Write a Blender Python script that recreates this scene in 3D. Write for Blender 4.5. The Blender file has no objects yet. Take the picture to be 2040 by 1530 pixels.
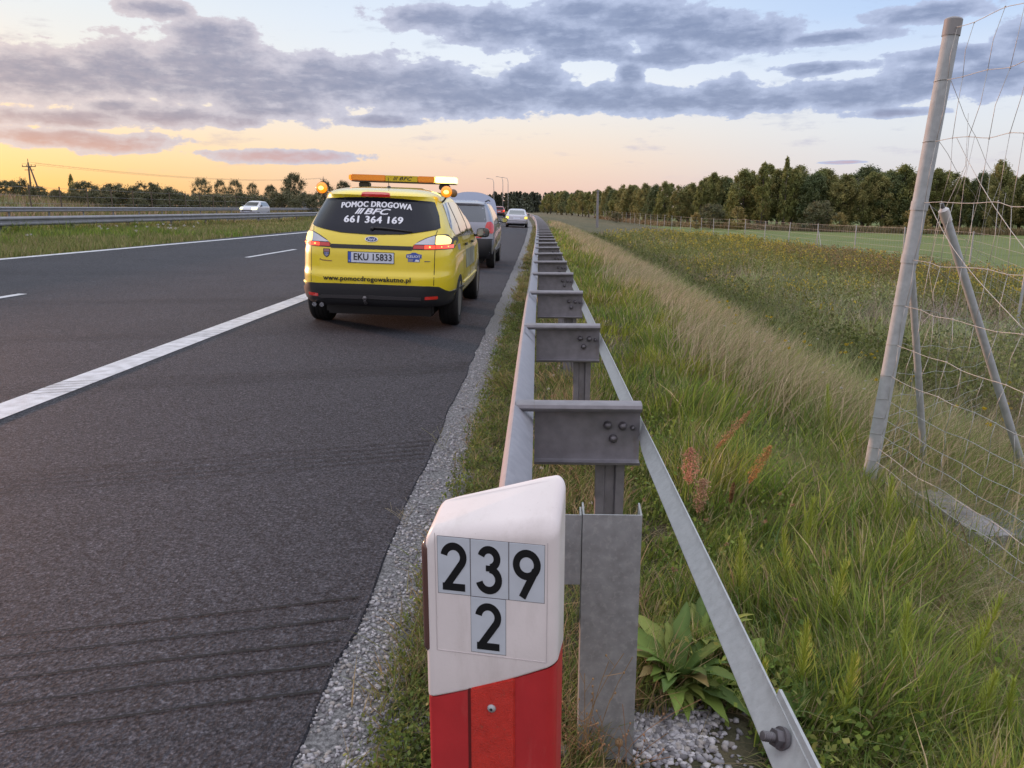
import bpy, bmesh, math, random
import numpy as np
from mathutils import Vector, Matrix, Euler
from mathutils.bvhtree import BVHTree
from mathutils.geometry import delaunay_2d_cdt
S = bpy.context.scene
COL = S.collection
R = math.radians
rng = np.random.default_rng(7)
random.seed(7)

# ------------------------------------------------------------------ camera
EYE = 1.43
cam_d = bpy.data.cameras.new('camera')
cam_d.sensor_width = 36.0
cam_d.lens = 1532 / 2040 * 36
cam_d.clip_start = 0.05
cam_d.clip_end = 6000
cam = bpy.data.objects.new('camera', cam_d)
COL.objects.link(cam)
cam.location = (0, 0, EYE)
cam.rotation_euler = (R(90 - 12.832), 0, R(2.005))
S.camera = cam

# ------------------------------------------------------------------ sun and sky
SUN_AZ, SUN_EL = -50.0, 4.0          # degrees from +Y (left is negative), above the horizon
sd = bpy.data.lights.new('sun', 'SUN')
sd.energy = 2.5
sd.angle = R(0.8)
sd.color = (1.0, 0.52, 0.35)
sun = bpy.data.objects.new('sun', sd)
COL.objects.link(sun)
to_sun = Vector((math.sin(R(SUN_AZ)) * math.cos(R(SUN_EL)), math.cos(R(SUN_AZ)) * math.cos(R(SUN_EL)), math.sin(R(SUN_EL))))
sun.rotation_euler = to_sun.to_track_quat('Z', 'Y').to_euler()

def lin(r, g, b):
    f = lambda c: ((c / 255 + 0.055) / 1.055) ** 2.4 if c > 10.3 else c / 255 / 12.92
    return (f(r), f(g), f(b), 1.0)

W = bpy.data.worlds.new('World')
S.world = W
W.use_nodes = True
wn, wl = W.node_tree.nodes, W.node_tree.links
wn.clear()

def N(t, **k):
    n = wn.new(t)
    for a, b in k.items():
        setattr(n, a, b)
    return n

def wm(op, a, b=None, c=None, clamp=False):
    n = N('ShaderNodeMath', operation=op, use_clamp=clamp)
    for i, v in enumerate((a, b, c)):
        if v is None: continue
        if isinstance(v, (int, float)): n.inputs[i].default_value = v
        else: wl.new(v, n.inputs[i])
    return n.outputs[0]

def wv(op, a, b=None, c=None):
    n = N('ShaderNodeVectorMath', operation=op)
    for i, v in enumerate((a, b, c)):
        if v is None: continue
        if isinstance(v, tuple): n.inputs[i].default_value = v
        else: wl.new(v, n.inputs[i])
    return n.outputs[1] if op in ('LENGTH', 'DOT_PRODUCT') else n.outputs[0]

def wmix(f, a, b, blend='MIX'):
    n = N('ShaderNodeMix', data_type='RGBA', blend_type=blend)
    for i, v in ((0, f), (6, a), (7, b)):
        if isinstance(v, (int, float)): n.inputs[i].default_value = v
        elif isinstance(v, tuple): n.inputs[i].default_value = v
        else: wl.new(v, n.inputs[i])
    return n.outputs[2]

def wramp(fac, stops):
    n = N('ShaderNodeValToRGB')
    cr = n.color_ramp
    while len(cr.elements) < len(stops): cr.elements.new(0.5)
    for e, (p, c) in zip(cr.elements, stops):
        e.position = p; e.color = c
    wl.new(fac, n.inputs[0])
    return n.outputs[0]

def wrange(v, a, b, smooth=True):
    n = N('ShaderNodeMapRange', interpolation_type='SMOOTHSTEP' if smooth else 'LINEAR')
    wl.new(v, n.inputs[0]); n.inputs[1].default_value = a; n.inputs[2].default_value = b
    return n.outputs[0]

tc = N('ShaderNodeTexCoord')
dirv = wv('NORMALIZE', tc.outputs['Generated'])
sx = N('ShaderNodeSeparateXYZ'); wl.new(dirv, sx.inputs[0])
el = wm('MULTIPLY', wm('ARCSINE', sx.outputs[2]), 180 / math.pi)
az = wm('MULTIPLY', wm('ARCTAN2', sx.outputs[0], sx.outputs[1]), 180 / math.pi)
elf = wm('DIVIDE', el, 90.0, clamp=True)
def P(*st): return [(e / 90, lin(*c)) for e, c in st]
def hdr(r, g, b): return (r, g, b, 1.0)
r_l = wramp(elf, P((0, (250, 186, 110)), (1.5, (254, 202, 128)), (3.4, (255, 220, 164)), (5.5, (250, 228, 200)), (8.5, (242, 236, 226)), (12.5, (230, 236, 240)), (20, (200, 218, 240))) + [(40 / 90, hdr(1.2, 1.24, 1.25))])
r_c = wramp(elf, P((0, (228, 190, 180)), (1.5, (240, 205, 188)), (3.2, (247, 220, 198)), (5.5, (244, 232, 220)), (8.5, (236, 241, 247)), (12.5, (222, 234, 250)), (20, (190, 212, 242))) + [(40 / 90, hdr(1.2, 1.24, 1.3))])
r_r = wramp(elf, P((0, (222, 206, 206)), (2.5, (222, 220, 224)), (5, (226, 230, 236)), (8.5, (222, 233, 249)), (12, (190, 214, 248)), (20, (160, 190, 235))) + [(40 / 90, hdr(1.2, 1.24, 1.35))])
r_b = wramp(elf, [(0, hdr(.66, .58, .58)), (10 / 90, hdr(.70, .66, .70)), (35 / 90, hdr(1.1, 1.08, 1.22)), (60 / 90, hdr(1.3, 1.3, 1.5))])  # sky behind and overhead set brighter than natural to light the foreground
sky = wmix(wrange(az, -34, -4), r_l, r_c)
sky = wmix(wrange(az, -4, 26), sky, r_r)
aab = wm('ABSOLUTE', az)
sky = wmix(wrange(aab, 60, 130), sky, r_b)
gd = wv('LENGTH', wv('MULTIPLY_ADD', wv('MULTIPLY', dirv, (1, 1, 1)), (1, 1, 2.2), tuple(-v for v in (to_sun.x, to_sun.y, to_sun.z * 2.2))))
glow = wrange(gd, 0.42, 0.0)
sky = wmix(wm('MULTIPLY', glow, 0.75), sky, hdr(1.35, .72, .22))
# clouds: soft ellipses in azimuth and elevation, torn up by noise
cmb = N('ShaderNodeCombineXYZ'); wl.new(az, cmb.inputs[0]); wl.new(el, cmb.inputs[1])
cv = cmb.outputs[0]
def wnoise(vec, sc, det, rough=.55):
    n = N('ShaderNodeTexNoise'); n.inputs['Scale'].default_value = sc; n.inputs['Detail'].default_value = det
    n.inputs['Roughness'].default_value = rough; wl.new(vec, n.inputs['Vector']); return n.outputs[0]
nz = wnoise(wv('MULTIPLY', cv, (.16, .30, 1)), 2.6, 7, .60)
nz2 = wnoise(wv('MULTIPLY', cv, (.35, .9, 1)), 2.4, 5, .6)
wob = wm('SUBTRACT', nz2, .5)
BL = [(-32.50,7.81,6.66,1.40),(-27.27,8.33,6.01,1.46),(-22.51,8.63,6.06,1.95),(-21.87,10.75,2.98,1.11),(-25.17,12.13,2.07,0.56),(-17.82,7.76,5.35,1.71),(-13.46,8.70,4.45,1.32),(-8.67,8.17,4.55,1.66),(-5.19,7.40,4.24,1.11),(-2.36,7.74,4.59,1.17),(-0.60,8.55,2.46,1.22),(3.63,7.54,5.87,0.91),(6.20,8.95,0.89,0.83),(8.16,7.13,4.39,0.71),(12.53,7.34,2.94,1.08),(15.80,7.06,4.07,0.69),(20.45,7.16,3.53,0.91),(24.74,7.65,3.27,0.99),(29.01,7.76,3.24,1.11),(23.21,5.96,2.56,0.30),(-24.57,5.87,4.69,0.62),(-31.19,5.46,4.81,0.50),(-28.04,6.37,1.74,0.42),(-18.56,6.41,2.64,0.45),(-31.59,4.27,5.69,0.50),(-28.29,3.94,2.65,0.49),(-17.77,3.50,5.11,0.43),(-11.18,6.01,2.79,0.40),(-7.53,12.50,3.79,0.79),(-2.70,12.03,4.16,1.16),(1.12,11.40,3.80,1.05),(2.82,13.06,2.73,0.78),(6.25,12.37,4.02,1.20),(9.97,11.63,3.92,1.20),(13.60,11.00,4.10,0.90),(8.71,9.98,3.99,0.44),(3.57,10.43,3.09,0.56),(18.93,10.68,3.84,0.41),(24.59,11.62,3.22,0.55),(18.78,8.91,3.00,0.36),(26.22,9.11,2.90,0.56),(30.03,9.58,1.96,1.07),(20.51,3.01,1.50,0.10),(9.03,10.44,2.00,0.92),(2.43,15.43,6.70,1.14),(-22.25,15.10,6.22,1.08),(22.91,14.36,6.86,1.06),(-40.11,5.84,4.65,1.57),(-40.66,9.33,3.55,0.99),(36.13,7.13,4.10,1.29)]
m = None
for (a0, e0, ra, re) in BL:
    ra, re = ra * 1.0, re * 1.02
    L = wv('LENGTH', wv('MULTIPLY_ADD', cv, (1 / ra, 1 / re, 0), (-a0 / ra, -e0 / re, 0)))
    m = L if m is None else wm('SMOOTH_MIN', m, L, 0.30)
dens = wm('ADD', wm('SUBTRACT', 1.30, m), wm('MULTIPLY', wm('SUBTRACT', nz, .5), 2.1))
dens = wm('ADD', dens, wm('MULTIPLY', wob, .55))
alpha = wrange(dens, 0.0, 0.21)
core = wrange(dens, 0.10, 0.95)
# small loose scraps of cloud between the banks, and open cloud elsewhere in the dome
scr = wnoise(wv('MULTIPLY', cv, (.09, .34, 1)), 2.2, 6, .6)
scrap = wm('MULTIPLY', wrange(scr, .55, .74), .55)
scrap = wm('MULTIPLY', scrap, wrange(el, 1.0, 4.0))
cdark = wmix(wrange(az, -34, 5), lin(148, 148, 168), lin(132, 146, 180))
cpink = wmix(wrange(az, -34, 0), lin(208, 160, 150), lin(198, 172, 188))
cdark = wmix(wrange(el, 6.8, 2.6), cdark, cpink)
clite = wmix(wrange(az, -34, 5), lin(214, 204, 208), lin(184, 196, 226))
ccol = wmix(core, clite, cdark)
ccol = wmix(wm('MULTIPLY', wm('SUBTRACT', nz2, .38, clamp=True), .9), ccol, wmix(wrange(az, -34, 5), lin(214, 196, 200), lin(176, 188, 216)))
nz3 = wnoise(wv('MULTIPLY', cv, (.30, 1.1, 1)), 1.7, 7, .62)
ccol = wmix(wrange(nz3, .48, .72), ccol, wmix(.45, ccol, clite))
sky = wmix(scrap, sky, wmix(.5, clite, cdark))
sky = wmix(wm('MULTIPLY', alpha, .96), sky, ccol)
st = N('ShaderNodeTexSky', sky_type='NISHITA', sun_disc=False, sun_elevation=R(SUN_EL), sun_rotation=R(SUN_AZ))
nis = wmix(1.0, st.outputs[0], hdr(.010, .010, .012), 'MULTIPLY')
sky = wmix(1.0, sky, nis, 'ADD')
sky = wmix(wrange(el, -0.4, -3.0), sky, hdr(.10, .10, .09))
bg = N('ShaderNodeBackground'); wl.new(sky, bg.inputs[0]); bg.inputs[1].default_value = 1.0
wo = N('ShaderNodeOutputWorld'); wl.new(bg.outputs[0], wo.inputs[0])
W.cycles.sampling_method = 'MANUAL'
W.cycles.sample_map_resolution = 512
S.view_settings.view_transform = 'Standard'
S.view_settings.look = 'None'
S.view_settings.exposure = 0
S.view_settings.gamma = 1
S.cycles.max_bounces = 5
S.cycles.diffuse_bounces = 2
S.cycles.glossy_bounces = 3
S.cycles.transparent_max_bounces = 8
S.cycles.caustics_reflective = False
S.cycles.caustics_refractive = False
S.cycles.use_adaptive_sampling = True
S.cycles.adaptive_threshold = 0.02
S.cycles.sample_clamp_indirect = 4

# ------------------------------------------------------------------ helpers
def tag(o, label=None, cat=None, group=None, kind=None):
    if label: o['label'] = label
    if cat: o['category'] = cat
    if group: o['group'] = group
    if kind: o['kind'] = kind
    return o

class MB:
    """collects vertices and faces of one mesh object"""
    def __init__(s): s.v = []; s.f = []; s.mi = []; s.n = 0
    def add(s, vs, fs, mi=0):
        vs = np.asarray(vs, float).reshape(-1, 3)
        b = s.n; s.v.append(vs); s.n += len(vs)
        s.f += [tuple(i + b for i in f) for f in fs]; s.mi += [mi] * len(fs); return s
    def box(s, c, d, rot=None, mi=0, bev=0):
        x, y, z = [q / 2 for q in d]
        if bev:
            bm = bmesh.new(); bmesh.ops.create_cube(bm, size=1)
            bmesh.ops.scale(bm, verts=bm.verts, vec=d)
            bmesh.ops.bevel(bm, geom=bm.edges[:], offset=bev, segments=2, affect='EDGES')
            bm.verts.ensure_lookup_table()
            v = np.array([q.co[:] for q in bm.verts]); f = [tuple(q.index for q in g.verts) for g in bm.faces]; bm.free()
        else:
            v = np.array([(i * x, j * y, k * z) for i in (-1, 1) for j in (-1, 1) for k in (-1, 1)])
            f = [(0, 1, 3, 2), (4, 6, 7, 5), (0, 4, 5, 1), (2, 3, 7, 6), (0, 2, 6, 4), (1, 5, 7, 3)]
        if rot is not None: v = v @ np.array(Euler(rot).to_matrix()).T
        return s.add(v + np.array(c), f, mi)
    def tube(s, path, r, n=8, mi=0, cap=True):
        p = np.asarray(path, float); k = len(p)
        rr = np.full(k, r) if np.isscalar(r) else np.asarray(r, float)
        t = np.gradient(p, axis=0); t /= np.linalg.norm(t, axis=1)[:, None] + 1e-12
        up = np.array([0, 0, 1.]) if abs(t[0][2]) < .9 else np.array([1., 0, 0])
        V = []
        for i in range(k):
            a = np.cross(t[i], up); a /= np.linalg.norm(a) + 1e-12; b = np.cross(t[i], a); up = -b if i == 0 else up
            th = np.arange(n) / n * 2 * math.pi
            V.append(p[i] + rr[i] * (np.cos(th)[:, None] * a + np.sin(th)[:, None] * b))
        f = [(i * n + j, i * n + (j + 1) % n, (i + 1) * n + (j + 1) % n, (i + 1) * n + j) for i in range(k - 1) for j in range(n)]
        if cap: f += [tuple(range(n))[::-1], tuple(range((k - 1) * n, k * n))]
        return s.add(np.concatenate(V), f, mi)
    def sweep(s, prof, ys, fn, mi=0, closed=False):
        """profile of (x, z) points swept along ys through fn(x, y, z)"""
        k = len(prof); V = [fn(x, y, z) for y in ys for x, z in prof]
        m_ = k if closed else k - 1
        f = [(i * k + j, i * k + (j + 1) % k, (i + 1) * k + (j + 1) % k, (i + 1) * k + j) for i in range(len(ys) - 1) for j in range(m_)]
        return s.add(V, f, mi)
    def lathe(s, prof, c, axis='x', n=28, mi=0):
        """profile (r, h) about an axis"""
        th = np.arange(n) / n * 2 * math.pi; V = []
        for r, h in prof:
            for t in th:
                a, b = r * math.cos(t), r * math.sin(t)
                V.append({'x': (h, a, b), 'y': (a, h, b), 'z': (a, b, h)}[axis])
        k = len(prof)
        f = [(i * n + j, i * n + (j + 1) % n, (i + 1) * n + (j + 1) % n, (i + 1) * n + j) for i in range(k - 1) for j in range(n)]
        if prof[0][0] > 1e-6: f.append(tuple(range(n)))
        if prof[-1][0] > 1e-6: f.append(tuple(range((k - 1) * n, k * n)))
        return s.add(np.array(V) + np.array(c), f, mi)
    def mesh(s, name, smooth=False):
        me = bpy.data.meshes.new(name)
        me.from_pydata(np.concatenate(s.v).tolist(), [], s.f)
        me.polygons.foreach_set('material_index', s.mi)
        if smooth: me.polygons.foreach_set('use_smooth', [True] * len(me.polygons))
        me.update(); return me
    def build(s, name, mats, parent=None, smooth=False, fixn=True, sharp=None):
        me = s.mesh(name, smooth)
        if fixn:
            bm = bmesh.new(); bm.from_mesh(me); bmesh.ops.recalc_face_normals(bm, faces=bm.faces); bm.to_mesh(me); bm.free()
        if sharp is not None:
            me.set_sharp_from_angle(angle=R(sharp))
        for m_ in (mats if isinstance(mats, (list, tuple)) else [mats]): me.materials.append(m_)
        o = bpy.data.objects.new(name, me); COL.objects.link(o)
        if parent: o.parent = parent
        return o

def fastmesh(name, V, F4, col=None, mat=None, tri=None):
    """numpy arrays to one mesh: F4 quads, tri triangles, col per vertex"""
    me = bpy.data.meshes.new(name)
    nq = 0 if F4 is None else len(F4); nt = 0 if tri is None else len(tri)
    me.vertices.add(len(V)); me.vertices.foreach_set('co', V.astype(np.float32).ravel())
    idx = np.concatenate(([F4.ravel()] if nq else []) + ([tri.ravel()] if nt else [])).astype(np.int32)
    me.loops.add(len(idx)); me.loops.foreach_set('vertex_index', idx)
    me.polygons.add(nq + nt)
    ls = np.concatenate([np.arange(nq) * 4, nq * 4 + np.arange(nt) * 3]).astype(np.int32)
    me.polygons.foreach_set('loop_start', ls)
    try: me.polygons.foreach_set('loop_total', np.concatenate([np.full(nq, 4), np.full(nt, 3)]).astype(np.int32))
    except Exception: pass
    me.update(calc_edges=True)
    if col is not None:
        ca = me.color_attributes.new('tint', 'FLOAT_COLOR', 'POINT')
        c4 = np.ones((len(V), 4), np.float32); c4[:, :3] = col
        ca.data.foreach_set('color', c4.ravel())
    if mat: me.materials.append(mat)
    return me

def link(name, me, parent=None):
    o = bpy.data.objects.new(name, me); COL.objects.link(o)
    if parent: o.parent = parent
    return o

def empty(name, loc=(0, 0, 0), rot=(0, 0, 0)):
    o = bpy.data.objects.new(name, None); COL.objects.link(o)
    o.location = loc; o.rotation_euler = rot; o.empty_display_size = .2
    return o

def copy_tree(o, parent=None):
    c = o.copy(); COL.objects.link(c); c.parent = parent
    for ch in list(o.children): copy_tree(ch, c)
    return c

# ------------------------------------------------------------------ materials
def mat(name, col, rough=.6, metal=0, coat=0, var=0, scale=8, bump=0, bscale=40, emit=None, es=0, col2=None, spec=None, detail=6, coord='Object', trans=0):
    m_ = bpy.data.materials.new(name); m_.use_nodes = True
    nt = m_.node_tree; b = nt.nodes['Principled BSDF']
    b.inputs['Roughness'].default_value = rough; b.inputs['Metallic'].default_value = metal
    b.inputs['Base Color'].default_value = (*col, 1); b.inputs['Coat Weight'].default_value = coat
    b.inputs['Coat Roughness'].default_value = .04
    if spec is not None: b.inputs['Specular IOR Level'].default_value = spec
    if trans: b.inputs['Transmission Weight'].default_value = trans
    if emit: b.inputs['Emission Color'].default_value = (*emit, 1); b.inputs['Emission Strength'].default_value = es
    if var or bump or col2:
        t = nt.nodes.new('ShaderNodeTexCoord')
        nz_ = nt.nodes.new('ShaderNodeTexNoise'); nz_.inputs['Scale'].default_value = scale; nz_.inputs['Detail'].default_value = detail
        nt.links.new(t.outputs[coord], nz_.inputs['Vector'])
        if var or col2:
            r_ = nt.nodes.new('ShaderNodeValToRGB')
            c2 = col2 or tuple(c * (1 - var) for c in col)
            r_.color_ramp.elements[0].position = .35; r_.color_ramp.elements[0].color = (*c2, 1)
            r_.color_ramp.elements[1].position = .65; r_.color_ramp.elements[1].color = (*[min(1, c * (1 + var * .6)) for c in col], 1)
            nt.links.new(nz_.outputs[0], r_.inputs[0]); nt.links.new(r_.outputs[0], b.inputs['Base Color'])
            rr_ = nt.nodes.new('ShaderNodeMapRange'); rr_.inputs[3].default_value = max(0, rough - .12); rr_.inputs[4].default_value = min(1, rough + .12)
            nt.links.new(nz_.outputs[0], rr_.inputs[0]); nt.links.new(rr_.outputs[0], b.inputs['Roughness'])
        if bump:
            n2 = nt.nodes.new('ShaderNodeTexNoise'); n2.inputs['Scale'].default_value = bscale; n2.inputs['Detail'].default_value = 4
            nt.links.new(t.outputs[coord], n2.inputs['Vector'])
            bu = nt.nodes.new('ShaderNodeBump'); bu.inputs['Strength'].default_value = bump; bu.inputs['Distance'].default_value = .02
            nt.links.new(n2.outputs[0], bu.inputs['Height']); nt.links.new(bu.outputs[0], b.inputs['Normal'])
    return m_

def specks(m_, colr, scale, lo, hi, stretch=(1, 1, 1), amt=.8):
    """grime and scuffs with a shape of their own, over an existing material"""
    nt = m_.node_tree; b = nt.nodes['Principled BSDF']; t = nt.nodes.new('ShaderNodeTexCoord'); mp = nt.nodes.new('ShaderNodeMapping')
    mp.inputs['Scale'].default_value = stretch; nt.links.new(t.outputs['Object'], mp.inputs[0])
    n = nt.nodes.new('ShaderNodeTexNoise'); n.inputs['Scale'].default_value = scale; n.inputs['Detail'].default_value = 5; n.inputs['Roughness'].default_value = .65; nt.links.new(mp.outputs[0], n.inputs['Vector'])
    mr = nt.nodes.new('ShaderNodeMapRange'); mr.inputs[1].default_value = lo; mr.inputs[2].default_value = hi; mr.inputs[4].default_value = amt; nt.links.new(n.outputs[0], mr.inputs[0])
    mx = nt.nodes.new('ShaderNodeMix'); mx.data_type = 'RGBA'; nt.links.new(mr.outputs[0], mx.inputs[0])
    src = b.inputs['Base Color'].links
    if src: nt.links.new(src[0].from_socket, mx.inputs[6])
    else: mx.inputs[6].default_value = b.inputs['Base Color'].default_value
    mx.inputs[7].default_value = (*colr, 1); nt.links.new(mx.outputs[2], b.inputs['Base Color'])
def leafmat(name, rough=.65, transl=.3, gain=1.0):
    m_ = bpy.data.materials.new(name); m_.use_nodes = True
    nt = m_.node_tree; b = nt.nodes['Principled BSDF']; out = nt.nodes['Material Output']
    a = nt.nodes.new('ShaderNodeAttribute'); a.attribute_name = 'tint'
    mu = nt.nodes.new('ShaderNodeVectorMath'); mu.operation = 'SCALE'; mu.inputs['Scale'].default_value = gain
    nt.links.new(a.outputs['Color'], mu.inputs[0])
    nt.links.new(mu.outputs[0], b.inputs['Base Color']); b.inputs['Roughness'].default_value = rough
    b.inputs['Specular IOR Level'].default_value = .25
    tr = nt.nodes.new('ShaderNodeBsdfTranslucent'); nt.links.new(mu.outputs[0], tr.inputs[0])
    mx = nt.nodes.new('ShaderNodeMixShader'); mx.inputs[0].default_value = transl
    nt.links.new(b.outputs[0], mx.inputs[1]); nt.links.new(tr.outputs[0], mx.inputs[2]); nt.links.new(mx.outputs[0], out.inputs[0])
    return m_

M = {}
M['galv'] = mat('galvanised_steel', (.42, .435, .445), .58, .3, var=.09, scale=45, bump=.05, bscale=90)
M['galv_dark'] = mat('weathered_galvanised_steel', (.25, .24, .26), .55, .35, var=.16, scale=18, bump=.05, bscale=60)
M['galv_post'] = mat('spangled_zinc', (.31, .32, .325), .60, .2, var=.16, scale=26, bump=.06, bscale=30)
M['galv_beam'] = mat('rail_steel', (.30, .30, .335), .6, .25, var=.10, scale=30, bump=.05, bscale=90)
M['galv_tube'] = mat('tube_steel', (.42, .44, .45), .7, .08, var=.12, scale=24, bump=.06, bscale=70)
M['galv_far'] = mat('dull_galvanised_steel', (.27, .27, .29), .7, .15, var=.15, scale=3)
M['bolt'] = mat('bolt_steel', (.16, .15, .16), .45, .6, var=.3, scale=50)
M['black'] = mat('black_plastic', (.022, .022, .025), .45)
M['gloss_black'] = mat('gloss_black', (.01, .01, .012), .12, coat=.6)
M['tyre'] = mat('tyre_rubber', (.014, .014, .015), .8, bump=.2, bscale=80)
M['rim'] = mat('rim_alloy', (.30, .30, .32), .35, .7)
M['chrome'] = mat('chrome', (.6, .6, .62), .15, 1)
M['white_letter'] = mat('white_letter', (.80, .82, .88), .5)
M['black_letter'] = mat('black_letter', (.015, .015, .018), .5)
M['redlens'] = mat('red_lens', (.45, .02, .02), .15, coat=.8, emit=(1, .05, .02), es=.10)
M['redlit'] = mat('lit_red_lamp', (.6, .03, .02), .2, coat=.6, emit=(1, .07, .02), es=1.3)
M['redhot'] = mat('red_lamp_bulb', (.8, .1, .02), .2, emit=(1, .35, .08), es=3.5)
M['clearlens'] = mat('clear_lens', (.50, .50, .55), .15, .5, coat=.9)
M['amberlit'] = mat('lit_indicator', (.9, .6, .2), .2, emit=(1, .72, .25), es=1.6)
M['amberhot'] = mat('flashing_beacon', (.9, .7, .3), .2, emit=(1, .84, .24), es=3.2)
M['amber'] = mat('amber_lens', (.62, .22, .012), .3, coat=.3, emit=(1, .3, .02), es=.10)
M['amberglow'] = mat('amber_lens_glow', (.8, .22, .01), .2, coat=.6, emit=(1, .26, .015), es=1.1)
M['plate_white'] = mat('plate_white', (.66, .70, .80), .4)
M['plate_blue'] = mat('plate_blue', (.04, .10, .45), .4)
M['glass'] = mat('tinted_glass', (.012, .014, .022), .06, spec=.28)
M['sideglass'] = mat('side_glass', (.02, .022, .028), .03, spec=1.0, coat=1.0)
M['lowglass'] = mat('clear_window', (.10, .12, .14), .06, spec=.7, coat=.4)
M['seam'] = mat('panel_gap', (.02, .018, .005), .6)
M['asphalt_line'] = mat('road_paint', (.62, .64, .68), .6, var=.22, scale=9, bump=.7, bscale=120, coord='Object')
M['tar'] = mat('sealed_groove', (.010, .010, .011), .85)
M['concrete'] = mat('concrete', (.26, .25, .26), .85, var=.25, scale=12, bump=.5, bscale=50)
M['wood'] = mat('weathered_wood', (.12, .09, .07), .85, var=.3, scale=20)
M['leaf'] = leafmat('foliage', .6, .25)
M['grass'] = leafmat('grass_blade', .55, .35)
M['bark'] = mat('bark', (.10, .085, .07), .9, var=.4, scale=12, bump=.4, bscale=30)

# asphalt: grey aggregate with fine speckle, smoother worn wheel tracks
def asphalt_mat():
    m_ = bpy.data.materials.new('asphalt'); m_.use_nodes = True
    nt = m_.node_tree; b = nt.nodes['Principled BSDF']; L_ = nt.links.new
    t = nt.nodes.new('ShaderNodeTexCoord')
    def nz_(s, d, r=.6):
        n = nt.nodes.new('ShaderNodeTexNoise'); n.inputs['Scale'].default_value = s; n.inputs['Detail'].default_value = d; n.inputs['Roughness'].default_value = r
        L_(t.outputs['Object'], n.inputs['Vector']); return n
    vo = nt.nodes.new('ShaderNodeTexVoronoi'); vo.inputs['Scale'].default_value = 80; L_(t.outputs['Object'], vo.inputs['Vector'])
    n1 = nz_(85, 3, .7); n2 = nz_(.9, 5); n3 = nz_(240, 2)
    r1 = nt.nodes.new('ShaderNodeValToRGB'); cr = r1.color_ramp
    cr.elements[0].position = .30; cr.elements[0].color = (.013, .014, .018, 1)
    cr.elements[1].position = .72; cr.elements[1].color = (.128, .130, .150, 1)
    e = cr.elements.new(.52); e.color = (.046, .047, .057, 1)
    L_(n1.outputs[0], r1.inputs[0])
    mx = nt.nodes.new('ShaderNodeMix'); mx.data_type = 'RGBA'; mx.blend_type = 'MULTIPLY'; mx.inputs[0].default_value = 1
    r2 = nt.nodes.new('ShaderNodeMapRange'); r2.inputs[1].default_value = .3; r2.inputs[2].default_value = .7; r2.inputs[3].default_value = .90; r2.inputs[4].default_value = 1.08
    L_(n2.outputs[0], r2.inputs[0]); L_(r1.outputs[0], mx.inputs[6]); 
    sc_ = nt.nodes.new('ShaderNodeSeparateColor'); L_(vo.outputs['Color'], sc_.inputs[0])
    r3 = nt.nodes.new('ShaderNodeMapRange'); r3.inputs[3].default_value = .55; r3.inputs[4].default_value = 1.5; L_(sc_.outputs[0], r3.inputs[0])
    mm = nt.nodes.new('ShaderNodeMath'); mm.operation = 'MULTIPLY'; L_(r2.outputs[0], mm.inputs[0]); L_(r3.outputs[0], mm.inputs[1])
    L_(mm.outputs[0], mx.inputs[7]); L_(mx.outputs[2], b.inputs['Base Color'])
    b.inputs['Roughness'].default_value = .8; b.inputs['Specular IOR Level'].default_value = .22
    ad = nt.nodes.new('ShaderNodeMath'); ad.operation = 'ADD'; L_(vo.outputs['Distance'], ad.inputs[0]); L_(n3.outputs[0], ad.inputs[1])
    bu = nt.nodes.new('ShaderNodeBump'); bu.inputs['Strength'].default_value = .8; bu.inputs['Distance'].default_value = .007
    L_(ad.outputs[0], bu.inputs['Height']); L_(bu.outputs[0], b.inputs['Normal'])
    return m_
M['asphalt'] = asphalt_mat()
specks(M['galv_dark'], (.17, .10, .07), 9, .60, .78, (1, 1, .35), .55); specks(M['galv_post'], (.42, .43, .43), 60, .52, .62, amt=.45); specks(M['galv'], (.30, .29, .29), 70, .60, .72, amt=.5)


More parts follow.
